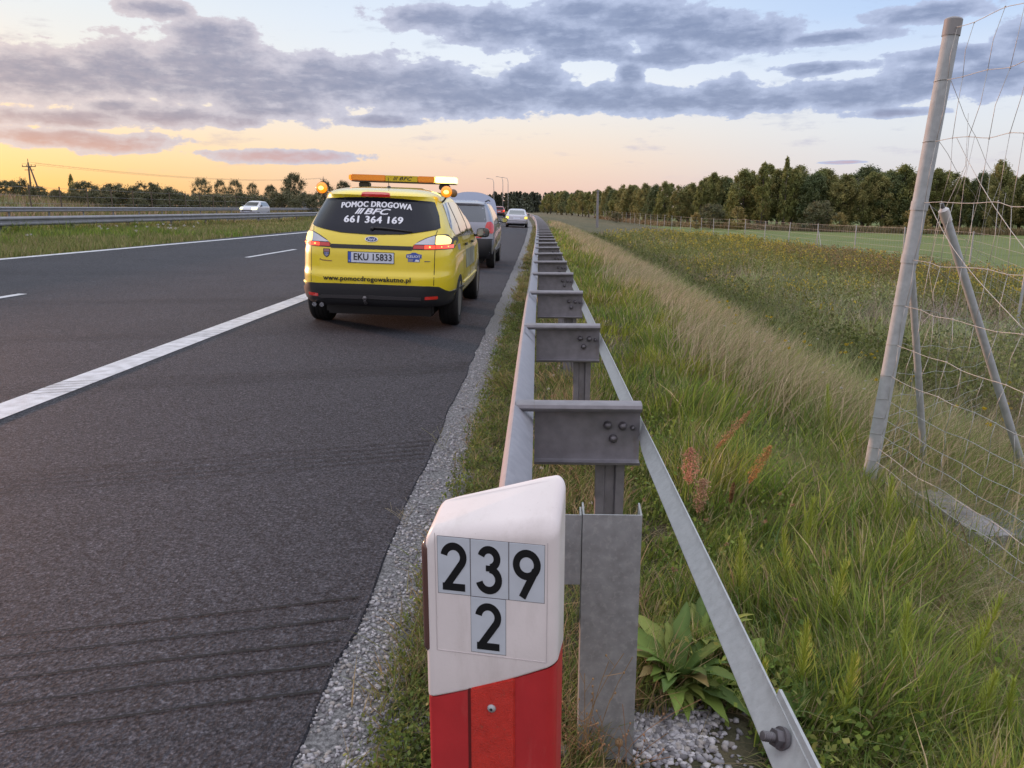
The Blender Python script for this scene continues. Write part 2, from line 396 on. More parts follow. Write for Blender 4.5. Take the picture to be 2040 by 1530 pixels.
def ground_mat():
    m_ = bpy.data.materials.new('soil_and_turf'); m_.use_nodes = True
    nt = m_.node_tree; b = nt.nodes['Principled BSDF']; L_ = nt.links.new
    g = nt.nodes.new('ShaderNodeNewGeometry'); sp = nt.nodes.new('ShaderNodeSeparateXYZ'); L_(g.outputs['Position'], sp.inputs[0])
    def nz_(s, d):
        n = nt.nodes.new('ShaderNodeTexNoise'); n.inputs['Scale'].default_value = s; n.inputs['Detail'].default_value = d
        L_(g.outputs['Position'], n.inputs['Vector']); return n.outputs[0]
    def ramp(f, c0, c1, a=.35, z=.65):
        r_ = nt.nodes.new('ShaderNodeValToRGB'); r_.color_ramp.elements[0].position = a; r_.color_ramp.elements[0].color = (*c0, 1)
        r_.color_ramp.elements[1].position = z; r_.color_ramp.elements[1].color = (*c1, 1); L_(f, r_.inputs[0]); return r_.outputs[0]
    def mapr(v, a, c):
        n = nt.nodes.new('ShaderNodeMapRange'); n.interpolation_type = 'SMOOTHSTEP'; L_(v, n.inputs[0]); n.inputs[1].default_value = a; n.inputs[2].default_value = c; return n.outputs[0]
    def mix(f, a, c):
        n = nt.nodes.new('ShaderNodeMix'); n.data_type = 'RGBA'; L_(f, n.inputs[0]); L_(a, n.inputs[6]); L_(c, n.inputs[7]); return n.outputs[2]
    near = ramp(nz_(6, 8), (.035, .040, .018), (.095, .080, .045))
    field = ramp(nz_(.35, 8), (.105, .145, .032), (.150, .180, .045))
    rough_ = ramp(nz_(.8, 8), (.060, .062, .028), (.150, .125, .060))
    right = mix(mapr(sp.outputs[0], 17.5, 18.5), rough_, field)
    far = mix(mapr(sp.outputs[1], 9, 16), near, right)
    left = ramp(nz_(1.6, 8), (.11, .12, .04), (.19, .17, .07))
    lf = mix(mapr(sp.outputs[0], -11.0, -11.8), far, left)
    L_(lf, b.inputs['Base Color']); b.inputs['Roughness'].default_value = .95
    bu = nt.nodes.new('ShaderNodeBump'); bu.inputs['Strength'].default_value = .8; bu.inputs['Distance'].default_value = .05
    L_(nz_(14, 8), bu.inputs['Height']); L_(bu.outputs[0], b.inputs['Normal'])
    return m_
M['ground'] = ground_mat()
M['gravel'] = mat('gravel_bed', (.27, .265, .27), .9, var=.55, scale=70, bump=1.0, bscale=130, detail=3)
M['stone'] = leafmat('stone_chip', .85, 0)

# ------------------------------------------------------------------ terrain
def bend(X, Y):
    return X - np.maximum(np.asarray(Y, float) - 20, 0) ** 2 / 6600.0
def smoothn(x, y, s, seed=0):
    """cheap value noise, -1..1"""
    r = np.random.default_rng(seed); v = 0
    for k in range(4):
        a, b, c, d = r.uniform(-1, 1, 4) * s * (1 + k * .7); p1, p2 = r.uniform(0, 6.28, 2)
        v = v + np.sin(a * x + b * y + p1) * np.cos(c * x + d * y + p2)
    return v / 2.2
PX = np.array([-900, -120, -60, -46, -40, -34, -31.6, -19.4, -17.5, -15, -12.6, -11.75, -.65, -.35, .5, 1.5, 2.8, 4.2, 5.6, 7.5, 11, 20, 100, 900.])
PZ = np.array([2.0, 1.4, 1.2, 1.1, .85,   .80, .80, .46, .50, .46, .36, .33, -.05, -.03, -.04, -.10, -.33, -.95, -1.25, -1.15, -1.15, -1.5, -1.9, -1.5])
def zg(X, Y):
    X = np.asarray(X, float); Y = np.asarray(Y, float)
    Xr = X + np.maximum(Y - 20, 0) ** 2 / 6600.0
    z = np.interp(Xr, PX, PZ)
    f = np.clip((Y - 90) / 160, 0, 1)
    z = np.where((Xr > 1), z * (1 - .55 * f) , z)
    mound = 1.9 * np.exp(-((X + 56) / 9) ** 2) * np.clip((98 - Y) / 26, 0, 1)
    z = z + np.where(X < -40, mound, 0)
    w = np.clip((Xr - .6) / 2, 0, 1) + np.clip((-12 - Xr) / 2, 0, 1) * .5
    z = z + w * .05 * smoothn(X, Y, 1.2, 3)
    return z
xs = np.unique(np.concatenate([np.linspace(-900, -130, 9), np.linspace(-120, -36, 29), np.linspace(-35, -12, 28), [-11.9, -11.75, -11.6, -8, -4, -.9, -.75, -.65, -.6, -.55, -.45], np.linspace(-.35, 8, 42), np.linspace(8.5, 30, 30), np.linspace(32, 200, 24), np.linspace(250, 900, 8)]))
ys = np.unique(np.concatenate([np.linspace(-30, -2, 6), np.linspace(-1.5, 20, 70), np.linspace(21, 60, 40), np.linspace(63, 160, 36), np.linspace(170, 700, 34), np.linspace(800, 2600, 10)]))
GX, GY = np.meshgrid(xs, ys)
BX = bend(GX, np.minimum(GY, 400)) if True else GX
GZ = zg(BX, GY)
V = np.stack([BX, GY, GZ], -1).reshape(-1, 3)
nx, ny = len(xs), len(ys)
ii, jj = np.meshgrid(np.arange(nx - 1), np.arange(ny - 1))
q = (jj * nx + ii).ravel()
F4 = np.stack([q, q + 1, q + nx + 1, q + nx], -1)
gme = fastmesh('ground', V, F4, mat=M['ground']); gme.polygons.foreach_set('use_smooth', [True] * len(gme.polygons))
tag(link('ground', gme), 'grassy verge, ditch and flat green field beside the motorway', 'ground', kind='structure')

def road_z(X): return .033 * (-.65 - X)
def strip_sheet(name, x0, x1, y0, y1, lift, m_, label, cat, slope=None, n=60, thick=0, jag=0, nxs=2):
    yy = np.concatenate([np.linspace(y0, min(y1, 30), n), np.linspace(min(y1, 30), y1, n)[1:]]) if y1 > 31 else np.linspace(y0, y1, n)
    b = MB(); V_ = []
    xa = np.linspace(x0, x1, nxs)
    for k, y in enumerate(yy):
        row = list(xa)
        if jag: row[-1] += jag * (.6 * math.sin(y * 3.1) + .5 * math.sin(y * 7.7 + 1) + random.uniform(-.5, .5))
        for x in row: V_.append((float(bend(x, y)), y, (slope or road_z)(x) + lift))
        if thick: V_.append((float(bend(row[-1] + thick * .5, y)), y, (slope or road_z)(x1) + lift - thick))
    k_ = nxs + (1 if thick else 0)
    f = [(i * k_ + j, i * k_ + j + 1, (i + 1) * k_ + j + 1, (i + 1) * k_ + j) for i in range(len(yy) - 1) for j in range(k_ - 1)]
    b.add(V_, f); o = b.build(name, m_, fixn=False)
    tag(o, label, cat, kind='structure'); return o
strip_sheet('road', -11.75, -.645, -20, 700, 0, M['asphalt'], 'dark grey asphalt carriageway with an emergency lane', 'road', n=260, thick=.035, jag=.013, nxs=5)
far_slope = lambda x: .44 + .0305 * (-19.4 - x)
strip_sheet('far_road', -31.3, -19.4, -20, 700, .0, M['asphalt'], 'asphalt carriageway beyond the median barrier', 'road', slope=lambda x: far_slope(x) + .02, n=30)
strip_sheet('gravel_strip', -.68, -.30, -20, 160, 0, M['gravel'], 'strip of pale gravel along the asphalt edge', 'gravel', slope=lambda x: -.018 - .05 * (x + .5), n=100, jag=.05)
# markings
strip_sheet('edge_line', -3.75, -3.49, -5, 500, .005, M['asphalt_line'], 'wide solid white line between lane and emergency lane', 'road marking', n=60)
def leftline():
    b = MB(); pts = [(-11.95, 2), (-11.64, 16.4), (-11.3, 27), (-11.0, 37.5), (-10.98, 60), (-10.98, 120), (-10.98, 300), (-10.98, 500)]
    V_ = []
    for x, y in pts:
        xb = float(bend(x, max(0, y))) if y > 38 else x
        for d in (-.12, .12): V_.append((xb + d, y, road_z(x + d) + .006))
    f = [(2 * i, 2 * i + 1, 2 * i + 3, 2 * i + 2) for i in range(len(pts) - 1)]
    b.add(V_, f); tag(b.build('median_line', M['asphalt_line'], fixn=False), 'solid white line along the median side of the carriageway', 'road marking', kind='structure')
leftline()
b = MB()
for k in range(-1, 24):
    y0 = 6.9 + 12.6 * k
    xx = -7.5 + (.004 * y0 if y0 < 60 else .2)
    V_ = [(float(bend(xx + d, y)), y, road_z(xx + d) + .006) for y in (y0, y0 + 4.0) for d in (-.065, .065)]
    b.add(V_, [(0, 1, 3, 2)])
tag(b.build('lane_dashes', M['asphalt_line'], fixn=False), 'broken white line between the two traffic lanes', 'road marking', kind='structure')
# sealed grooves running obliquely across the asphalt in bundles
b = MB()
for (yr, n_, dy, sl, w_, x1) in [(2.03, 5, .145, .31, .0042, -9), (4.27, 5, .088, .42, .0040, -11), (6.75, 5, .10, .46, .0050, -11.5), (9.3, 4, .13, .46, .0055, -11.5), (12.6, 4, .16, .46, .007, -11.5), (17.5, 3, .25, .46, .007, -11.5)]:
    for k in range(n_):
        y0 = yr + dy * k; s_ = sl * (1 + .10 * (k / max(1, n_ - 1)) * (1 if yr < 3 else 0)); xa = np.arange(-.655 - random.uniform(0, .02), x1, -.05)
        V_ = []
        for x in xa:
            y = y0 - s_ * (-.7 - x) * -1 if False else y0 - s_ * (-.7 - x)
            y += .004 * math.sin(x * 5 + k) + random.uniform(-.0015, .0015)
            hw = w_ * random.uniform(.7, 1.0) * (.7 if random.random() < .10 else 1) * (1 + .9 * math.exp(-(-.66 - x) / .35))
            V_ += [(x, y - hw, road_z(x) + .0065), (x, y + hw, road_z(x) + .0065)]
        V_ = [v for v in V_]
        n = len(xa); f = [(2 * i, 2 * i + 1, 2 * i + 3, 2 * i + 2) for i in range(n - 1) if random.random() > .006]
        b.add(V_, f)
tag(b.build('road_grooves', M['tar'], fixn=False), 'bundles of thin dark grooves cut obliquely across the asphalt', 'road groove', kind='structure')

# ------------------------------------------------------------------ guardrail with brackets, posts and rear strap
def bendpt(x, y, z): return (float(bend(x, y)), y, z)
BR0, BRS = 2.78, 1.98
def edge_rail():
    g = empty('guardrail', (0, 1, 0)); g.location = (0, 0, 0)
    tag(g, 'galvanised steel guardrail with cross brackets beside the gravel, running into the distance', 'guardrail')
    yl = np.concatenate([np.linspace(1.25, 24, 60), np.linspace(25, 200, 120)])
    beam = [(-.022, .655), (-.030, .667), (-.080, .722), (-.088, .726), (-.098, .716), (-.108, .690), (-.108, .625), (-.100, .610), (-.045, .575), (-.040, .560), (-.040, .535), (-.048, .520), (-.100, .485), (-.108, .470), (-.108, .415), (-.100, .400), (-.040, .365)]
    back = [(x + .003, z - .001) for x, z in beam[::-1]]
    def wav(x, y, z):
        return bendpt(x + .003 * math.sin(y * .9), y, z + .003 * math.sin(y * .55 + 1))
    MB().sweep(beam + back, yl, wav, closed=True).build('beam', M['galv_beam'], g, smooth=True, sharp=35)
    # rear strap: shallow angle section, twisting where it is bolted on
    strap = [(.358, .607), (.360, .611), (.387, .636), (.392, .652), (.3955, .652), (.390, .632), (.362, .607)]
    ys_ = np.concatenate([np.linspace(.75, 24, 140), np.linspace(25, 200, 120)])
    def sw(x, y, z):
        ph = ((y - BR0) / BRS) % 1.0; d = min(ph, 1 - ph)
        k = max(0, 1 - d / .13) if y > 2.2 else 0
        zc = .625
        return bendpt(x + (.388 - x) * .75 * k, y, zc + (z - zc) * (1 + .6 * k) - .01 * k)
    MB().sweep(strap, ys_, sw, closed=True).build('rear_strap', M['galv'], g, smooth=True, sharp=35)
    # overlapping strap joint and its bolt close to the camera
    MB().sweep([(.389, .632), (.397, .664), (.402, .664), (.395, .630)], np.linspace(.75, 1.13, 6), lambda x, y, z: (x, y, z), closed=True).build('strap_joint', M['galv'], g)
    bt = MB()
    n_ = 26
    pr = [(.0001, 0)] + [(.0095 if i % 2 else .0082, .001 + i * .0022) for i in range(16)] + [(.0095, .036)]
    ax = Vector((-.93, -.22, .30)).normalized(); q_ = Vector((0, 0, 1)).rotation_difference(ax).to_matrix()
    base = np.array([.378, 1.045, .636])
    tmp = MB().lathe([(r_, h_) for r_, h_ in pr[::-1]][::-1], (0, 0, 0), 'z', 16)
    v = np.concatenate(tmp.v); v[:, 2] = .042 - v[:, 2]
    bt.add(v * .85 @ np.array(q_).T + base, tmp.f)
    tmp = MB().lathe([(.0001, .004), (.0165, .004), (.0165, .018), (.0001, .018)], (0, 0, 0), 'z', 6)
    bt.add(np.concatenate(tmp.v) * .85 @ np.array(q_).T + base, tmp.f)
    tmp = MB().lathe([(.0001, -.004), (.021, -.004), (.021, .004), (.0001, .004)], (0, 0, 0), 'z', 24)
    bt.add(np.concatenate(tmp.v) * .85 @ np.array(q_).T + base, tmp.f)
    bt.build('strap_bolt', M['bolt'], g, smooth=True, sharp=30)
    # one bracket and post, then copies
    def bracket():
        m_ = MB()
        y = 0
        sec = [(-.036, .700), (-.046, .706), (-.050, .716), (-.046, .728), (-.036, .733), (.004, .735), (.010, .732), (.012, .724), (.012, .512), (.009, .500), (0, .495), (-.030, .494), (-.040, .498), (-.044, .508), (-.040, .508), (-.030, .500), (0, .501), (.006, .506), (.007, .514), (.007, .722), (.004, .728), (-.034, .728), (-.042, .724), (-.044, .716), (-.041, .710), (-.034, .705)]
        for (xa, xb, z0) in [(-.012, .382, None)]:
            V_ = []; xs_ = [xa, xa + .01, .30, .372, xb]
            for x in xs_:
                for (dy, z) in sec:
                    V_.append((x, dy, z))
            k = len(sec)
            f = [(i * k + j, i * k + (j + 1) % k, (i + 1) * k + (j + 1) % k, (i + 1) * k + j) for i in range(len(xs_) - 1) for j in range(k)]
            f += [tuple(range(k))[::-1], tuple(range((len(xs_) - 1) * k, len(xs_) * k))]
            m_.add(V_, f)
        # top flange carried on over the beam
        fl = [(-.036, .700), (-.046, .706), (-.050, .716), (-.046, .728), (-.036, .733), (.004, .735), (.004, .7285), (-.034, .7275), (-.042, .724), (-.044, .716), (-.041, .710), (-.034, .705)]
        V_ = [(x, dy, z + .0003) for x in (-.079, -.0125) for dy, z in fl]; k = len(fl)
        m_.add(V_, [(j, (j + 1) % k, k + (j + 1) % k, k + j) for j in range(k)] + [tuple(range(k))[::-1], tuple(range(k, 2 * k))])
        return m_
    def bolts(par):
        out = []
        for x, z, r_ in [(.262, .640, .0165), (.318, .638, .0165), (.284, .588, .0165), (.355, .632, .010)]:
            out.append(MB().lathe([(.0001, -.018), (r_ * .55, -.016), (r_ * .9, -.009), (r_, -.001), (r_, .0045)], (x, .003, z), 'y', 18).build('bolt', M['bolt'], par, smooth=True, sharp=50))
        return out
    def post():
        s_ = [(.222, 0), (.222, .05), (.226, .05), (.226, .005), (.252, .005), (.256, .018), (.296, .018), (.300, .005), (.326, .005), (.326, .05), (.330, .05), (.330, 0), (.298, 0), (.292, .013), (.260, .013), (.254, 0)]
        m_ = MB(); k = len(s_)
        V_ = [(x, y + .012, z) for z in (-.6, .64) for x, y in s_]
        m_.add(V_, [(j, (j + 1) % k, k + (j + 1) % k, k + j) for j in range(k)] + [tuple(range(k))[::-1], tuple(range(k, 2 * k))])
        return m_
    pb = bracket().build('bracket', M['galv_dark'], g, smooth=True, sharp=40)
    pbo = bolts(pb)
    pp = post().build('post', M['galv_dark'], g)
    for k in range(0, 45):
        y = BR0 + BRS * k
        dx = float(bend(0, y))
        if k == 0: a, c, d = pb, pbo, pp
        else:
            a = pb.copy(); COL.objects.link(a); a.parent = g
            if k < 9:
                for b_ in pbo: c = b_.copy(); COL.objects.link(c); c.parent = a
            d = pp.copy(); COL.objects.link(d); d.parent = g
        a.location = (dx, y, 0); d.location = (dx, y, 0)
        a.rotation_euler = (random.uniform(-.01, .01), random.uniform(-.006, .006), random.uniform(-.012, .012) - .02)
    # beam splices
    for k in range(0, 6):
        y = BR0 + BRS * k - .10
        MB().sweep([(-.024, .6595), (-.032, .6715), (-.080, .7255), (-.080, .7225), (-.032, .6680)], [y - .20, y + .04], lambda x, y_, z: bendpt(x, y_, z), closed=True).build('splice', M['galv_beam'], g)
    return g
edge_rail()

# C-section mounting post in front of the rail
g = empty('mounting_post', (.19, 1.83, -.05)); tag(g, 'short spangled grey steel channel post standing in front of the first guardrail bracket', 'steel post')
def csec(x0, x1, z0, z1, t, fl, dz=0):
    s_ = [(x0, 0), (x0, fl), (x0 + t, fl), (x0 + t, t), (x1 - t, t), (x1 - t, fl), (x1, fl), (x1, 0)]
    k = len(s_); m_ = MB()
    V_ = [(x, y, z + (dz if (y > t * 1.5 and z == z1) else 0)) for z in (z0, z1) for x, y in s_]
    m_.add(V_, [(j, (j + 1) % k, k + (j + 1) % k, k + j) for j in range(k)] + [(0, 1, 2, 3), (0, 3, 4, 7), (4, 5, 6, 7), (8, 9, 10, 11), (8, 11, 12, 15), (12, 13, 14, 15)])
    return m_
csec(-.0745, .0755, -.4, .725, .0045, .055, .012).build('channel', M['galv_post'], g, smooth=False).location = (0, 0, 0)
csec(-.16, -.0775, .53, .722, .004, .03, .010).build('side_bracket', M['galv_post'], g).location = (0, .004, 0)

# ------------------------------------------------------------------ kilometre delineator post
def delineator():
    g = empty('delineator_post', (-.0613, .905, -.05), (0, 0, R(-10)))
    tag(g, 'white and red plastic kilometre post with black digits 239 and 2, closest to the camera', 'delineator')
    xl, xr, hd = -.0775, .0945, .035
    def outline(inset, n=6, r0=.014):
        pts = []
        x0, x1, y0, y1 = xl + inset, xr - inset, -hd + inset, hd - inset
        r_ = max(.0015, r0 - inset)
        for cx_, cy_, a0 in ((x1 - r_, y0 + r_, -90), (x1 - r_, y1 - r_, 0), (x0 + r_, y1 - r_, 90), (x0 + r_, y0 + r_, 180)):
            for i in range(n + 1):
                a = R(a0 + 90 * i / n); pts.append((cx_ + r_ * math.cos(a), cy_ + r_ * math.sin(a)))
        # subdivide front and back edges
        out = []
        for i in range(len(pts)):
            p, q_ = pts[i], pts[(i + 1) % len(pts)]; out.append(p)
            L_ = math.dist(p, q_)
            if L_ > .03:
                for t in np.linspace(0, 1, 9)[1:-1]: out.append((p[0] + (q_[0] - p[0]) * t, p[1] + (q_[1] - p[1]) * t))
        return out
    def ztop(x, y):
        t = (x - xl) / (xr - xl)
        z = 1.050 + (1.088 - 1.050) * t + .028 * (y / hd) * (.35 + .65 * t) 
        kx = (x - (xr - .030)) / .030
        if kx > 0: z -= .004 * kx * kx
        kl = ((xl + .02) - x) / .02
        if kl > 0: z -= .012 * kl * kl
        return z + .05
    def zb(x):
        t = (x - xl) / (xr - xl)
        tt = t * 1.0
        return .807 + (.878 - .807) * tt + .05 - .004 * math.sin(math.pi * min(1, max(0, t)))
    def rings(levels, cap_top, cap_bot=False):
        m_ = MB(); V_ = []; k = None
        for inset, zf in levels:
            o_ = outline(inset); k = len(o_)
            V_ += [(x, y, zf(x, y)) for x, y in o_]
        f = [(i * k + j, i * k + (j + 1) % k, (i + 1) * k + (j + 1) % k, (i + 1) * k + j) for i in range(len(levels) - 1) for j in range(k)]
        if cap_bot: f.append(tuple(range(k))[::-1])
        m_.add(V_, f)
        if cap_top:
            # close the slanted top with strips between front and back halves
            b0 = (len(levels) - 1) * k; c = len(V_)
            m_.f.append(tuple(range(b0, b0 + k))); m_.mi.append(0)
        return m_
    white = mat('white_plastic', (.78, .715, .705), .38, var=.07, scale=9, bump=.03, bscale=300, coat=.15)
    redp = mat('red_plastic', (.52, .030, .034), .45, var=.13, scale=12, bump=.03, bscale=300)
    redr = mat('red_reflector', (.60, .036, .024), .30, var=.12, scale=60, coat=.4, bump=.25, bscale=500)
    specks(white, (.42, .36, .33), 260, .66, .74, amt=.7); specks(white, (.55, .49, .46), 22, .54, .80, (1, 1, .25), .6)
    specks(redp, (.24, .10, .08), 220, .64, .74, amt=.7); specks(redp, (.62, .16, .14), 30, .55, .80, (1, 1, .2), .4); specks(redr, (.30, .08, .05), 150, .60, .72, amt=.7)
    lev = [(.0009, lambda x, y: -.15), (.0009, lambda x, y: .35), (.0009, lambda x, y: zb(x) - .002)]
    rings(lev, True, True).build('red_body', redp, g, smooth=True, sharp=40)
    lev = [(.0012, lambda x, y: zb(x) + .0), (.0004, lambda x, y: zb(x) + .0006), (0, lambda x, y: zb(x) + .003), (0, lambda x, y: zb(x) + .05), (0, lambda x, y: ztop(x, y) - .016)]
    for a in (15, 30, 45, 60, 75, 90):
        lev.append((.014 * (1 - math.cos(R(a))), lambda x, y, a=a: ztop(x, y) - .016 + .016 * math.sin(R(a))))
    rings(lev, True).build('white_cap', white, g, smooth=True, sharp=50)
    # recessed ledge and joint line above the red part
    # red retroreflective insert on the front, with its screw
    f_ = -hd - .004
    def panel(pts, y0, y1, name, m_, bev=.0015, parent=g):
        bm = bmesh.new()
        vs = [bm.verts.new((x, y0, z)) for x, z in pts]
        fc = bm.faces.new(vs); r_ = bmesh.ops.extrude_face_region(bm, geom=[fc])
        bmesh.ops.translate(bm, verts=[v for v in r_['geom'] if isinstance(v, bmesh.types.BMVert)], vec=(0, y1 - y0, 0))
        bmesh.ops.recalc_face_normals(bm, faces=bm.faces)
        if bev: bmesh.ops.bevel(bm, geom=bm.edges[:], offset=bev, segments=2, affect='EDGES')
        me = bpy.data.meshes.new(name); bm.to_mesh(me); bm.free(); me.materials.append(m_)
        o = link(name, me, parent); return o
    pan = panel([(-.0175, .40), (.0415, .40), (.0415, zb(.0415) + .0), (-.0165, zb(-.017) + .002)], -hd - .0015, -hd + .004, 'red_reflector', redr)
    panel([(-.0215, .40), (-.0175, .40), (-.0165, zb(-.017) + .002), (-.0205, zb(-.021) + .001)], -hd + .0002, -hd + .004, 'reflector_groove', mat('dark_red_groove', (.12, .008, .008), .5), 0)
    rv = MB().lathe([(.0022, -.0035), (.0030, -.0030), (.0052, -.002), (.0058, 0)], (.0114, -hd - .0012, .856), 'y', 18).build('rivet', M['galv'], pan, smooth=True)
    MB().lathe([(.0001, -.0009), (.0020, -.0009), (.0020, .0005)], (.0114, -hd - .0040, .856), 'y', 12).build('rivet_hole', M['black'], rv)
    # dark reflector on the road-side edge
    panel([(-.030, .925), (-.012, .920), (-.012, 1.055), (-.030, 1.075)], 0, .0, 'x', M['black'], 0) if False else None
    sr = MB(); zz = np.linspace(.918, 1.078, 16)
    sr.tube([(xl + .0055, -hd + .011, z) for z in zz], [.0088 * min(1, (min(z - .9165, 1.0795 - z) / .012)) ** .5 + .0003 for z in zz], 14)
    sr.build('side_reflector', mat('brown_reflector', (.11, .055, .045), .25, coat=.6), g, smooth=True)
    # number plates and digits
    platem = mat('plate_sticker', (.56, .60, .66), .45, var=.05, scale=30)
    rim_ = mat('plate_edge', (.15, .14, .15), .6)
    ink = mat('digit_ink', (.006, .006, .007), .4)
    def ribbon(pts, w_, closed=False):
        p = np.array(pts, float); t = np.gradient(p, axis=0)
        if closed: t = np.roll(p, -1, 0) - np.roll(p, 1, 0)
        t /= np.linalg.norm(t, axis=1)[:, None] + 1e-12
        n = np.stack([-t[:, 1], t[:, 0]], 1) * w_ / 2
        a, c = p + n, p - n; k = len(p)
        V2 = np.concatenate([a, c]); f = [(i, (i + 1) % k, k + (i + 1) % k, k + i) for i in range(k if closed else k - 1)]
        return V2, f
    def arc(cx_, cy_, r_, a0, a1, n=22, ry=None):
        return [(cx_ + r_ * math.cos(R(a)), cy_ + (ry or r_) * math.sin(R(a))) for a in np.linspace(a0, a1, n)]
    T = .155
    def digit(d):
        o_ = []
        if d == 2:
            a = arc(.30, .70, .225, 172, -34); o_.append(ribbon(a + [(.10, .08)][:0], T))
            e_ = a[-1]; o_.append(ribbon([e_, (.115, .075)], T)); o_.append(ribbon([(.035, .075), (.56, .075)], T))
            o_.append(ribbon([a[-3], a[-2], e_, ((e_[0] + .115) / 2, (e_[1] + .075) / 2)], T))
        if d == 3:
            o_.append(ribbon(arc(.29, .735, .185, 165, -78), T)); o_.append(ribbon(arc(.285, .300, .225, 84, -165), T * 1.02)); o_.append(ribbon([(.22, .535), (.36, .535)], T * .8))
        if d == 9:
            o_.append(ribbon(arc(.30, .68, .235, 0, 352, 36), T, True)); o_.append(ribbon([(.500, .585), (.20, .0)], T * 1.02))
        return o_
    y_f = -hd - .0006
    for (d, xa, xb, za, zb_) in [(2, -.0570, -.0150, .960, 1.0365), (3, -.0145, .0335, .960, 1.0365), (9, .0340, .0782, .960, 1.0365), (2, -.0150, .0300, .8830, .9595)]:
        za += .05; zb_ += .05
        pl = MB().box(((xa + xb) / 2, -hd, (za + zb_) / 2), (xb - xa - .0006, .0012, zb_ - za - .0006), bev=.0004).build('number_plate', platem, g)
        MB().box(((xa + xb) / 2, -hd + .0003, (za + zb_) / 2), (xb - xa + .0004, .0009, zb_ - za + .0006)).build('plate_edge', rim_, pl)
        m_ = MB(); hgt = (zb_ - za) * .84; x0 = (xa + xb) / 2 - .30 * hgt * .86; z0 = za + (zb_ - za) * .07
        for q_, (v2, f) in enumerate(digit(d)):
            m_.add([(x0 + u * hgt * .86, y_f - .0003 - .00012 * q_, z0 + w_ * hgt) for u, w_ in v2], f)
        m_.build('digit', ink, pl)
    # embossed panel frame round the plates
    fr = MB()
    for (xa, za, xb, zb_) in [(-.0605, .880, -.0598, 1.040), (.0812, .880, .0819, 1.040), (-.060, .8795, .0815, .8802)]:
        fr.box(((xa + xb) / 2, -hd - .0001, (za + zb_) / 2 + .05), (xb - xa, .0010, zb_ - za))
    fr.build('embossed_frame', mat('white_plastic_edge', (.55, .50, .50), .5), g)
    return g
delineator()

# ------------------------------------------------------------------ cars
def interp_smooth(z, zs, vs, s):
    """piecewise linear profile rounded off over +-s"""
    tt = np.linspace(-1, 1, 9); w = 1 - tt ** 2 * .9
    return sum(w_ * np.interp(z + t * s, zs, vs) for t, w_ in zip(tt, w)) / w.sum()

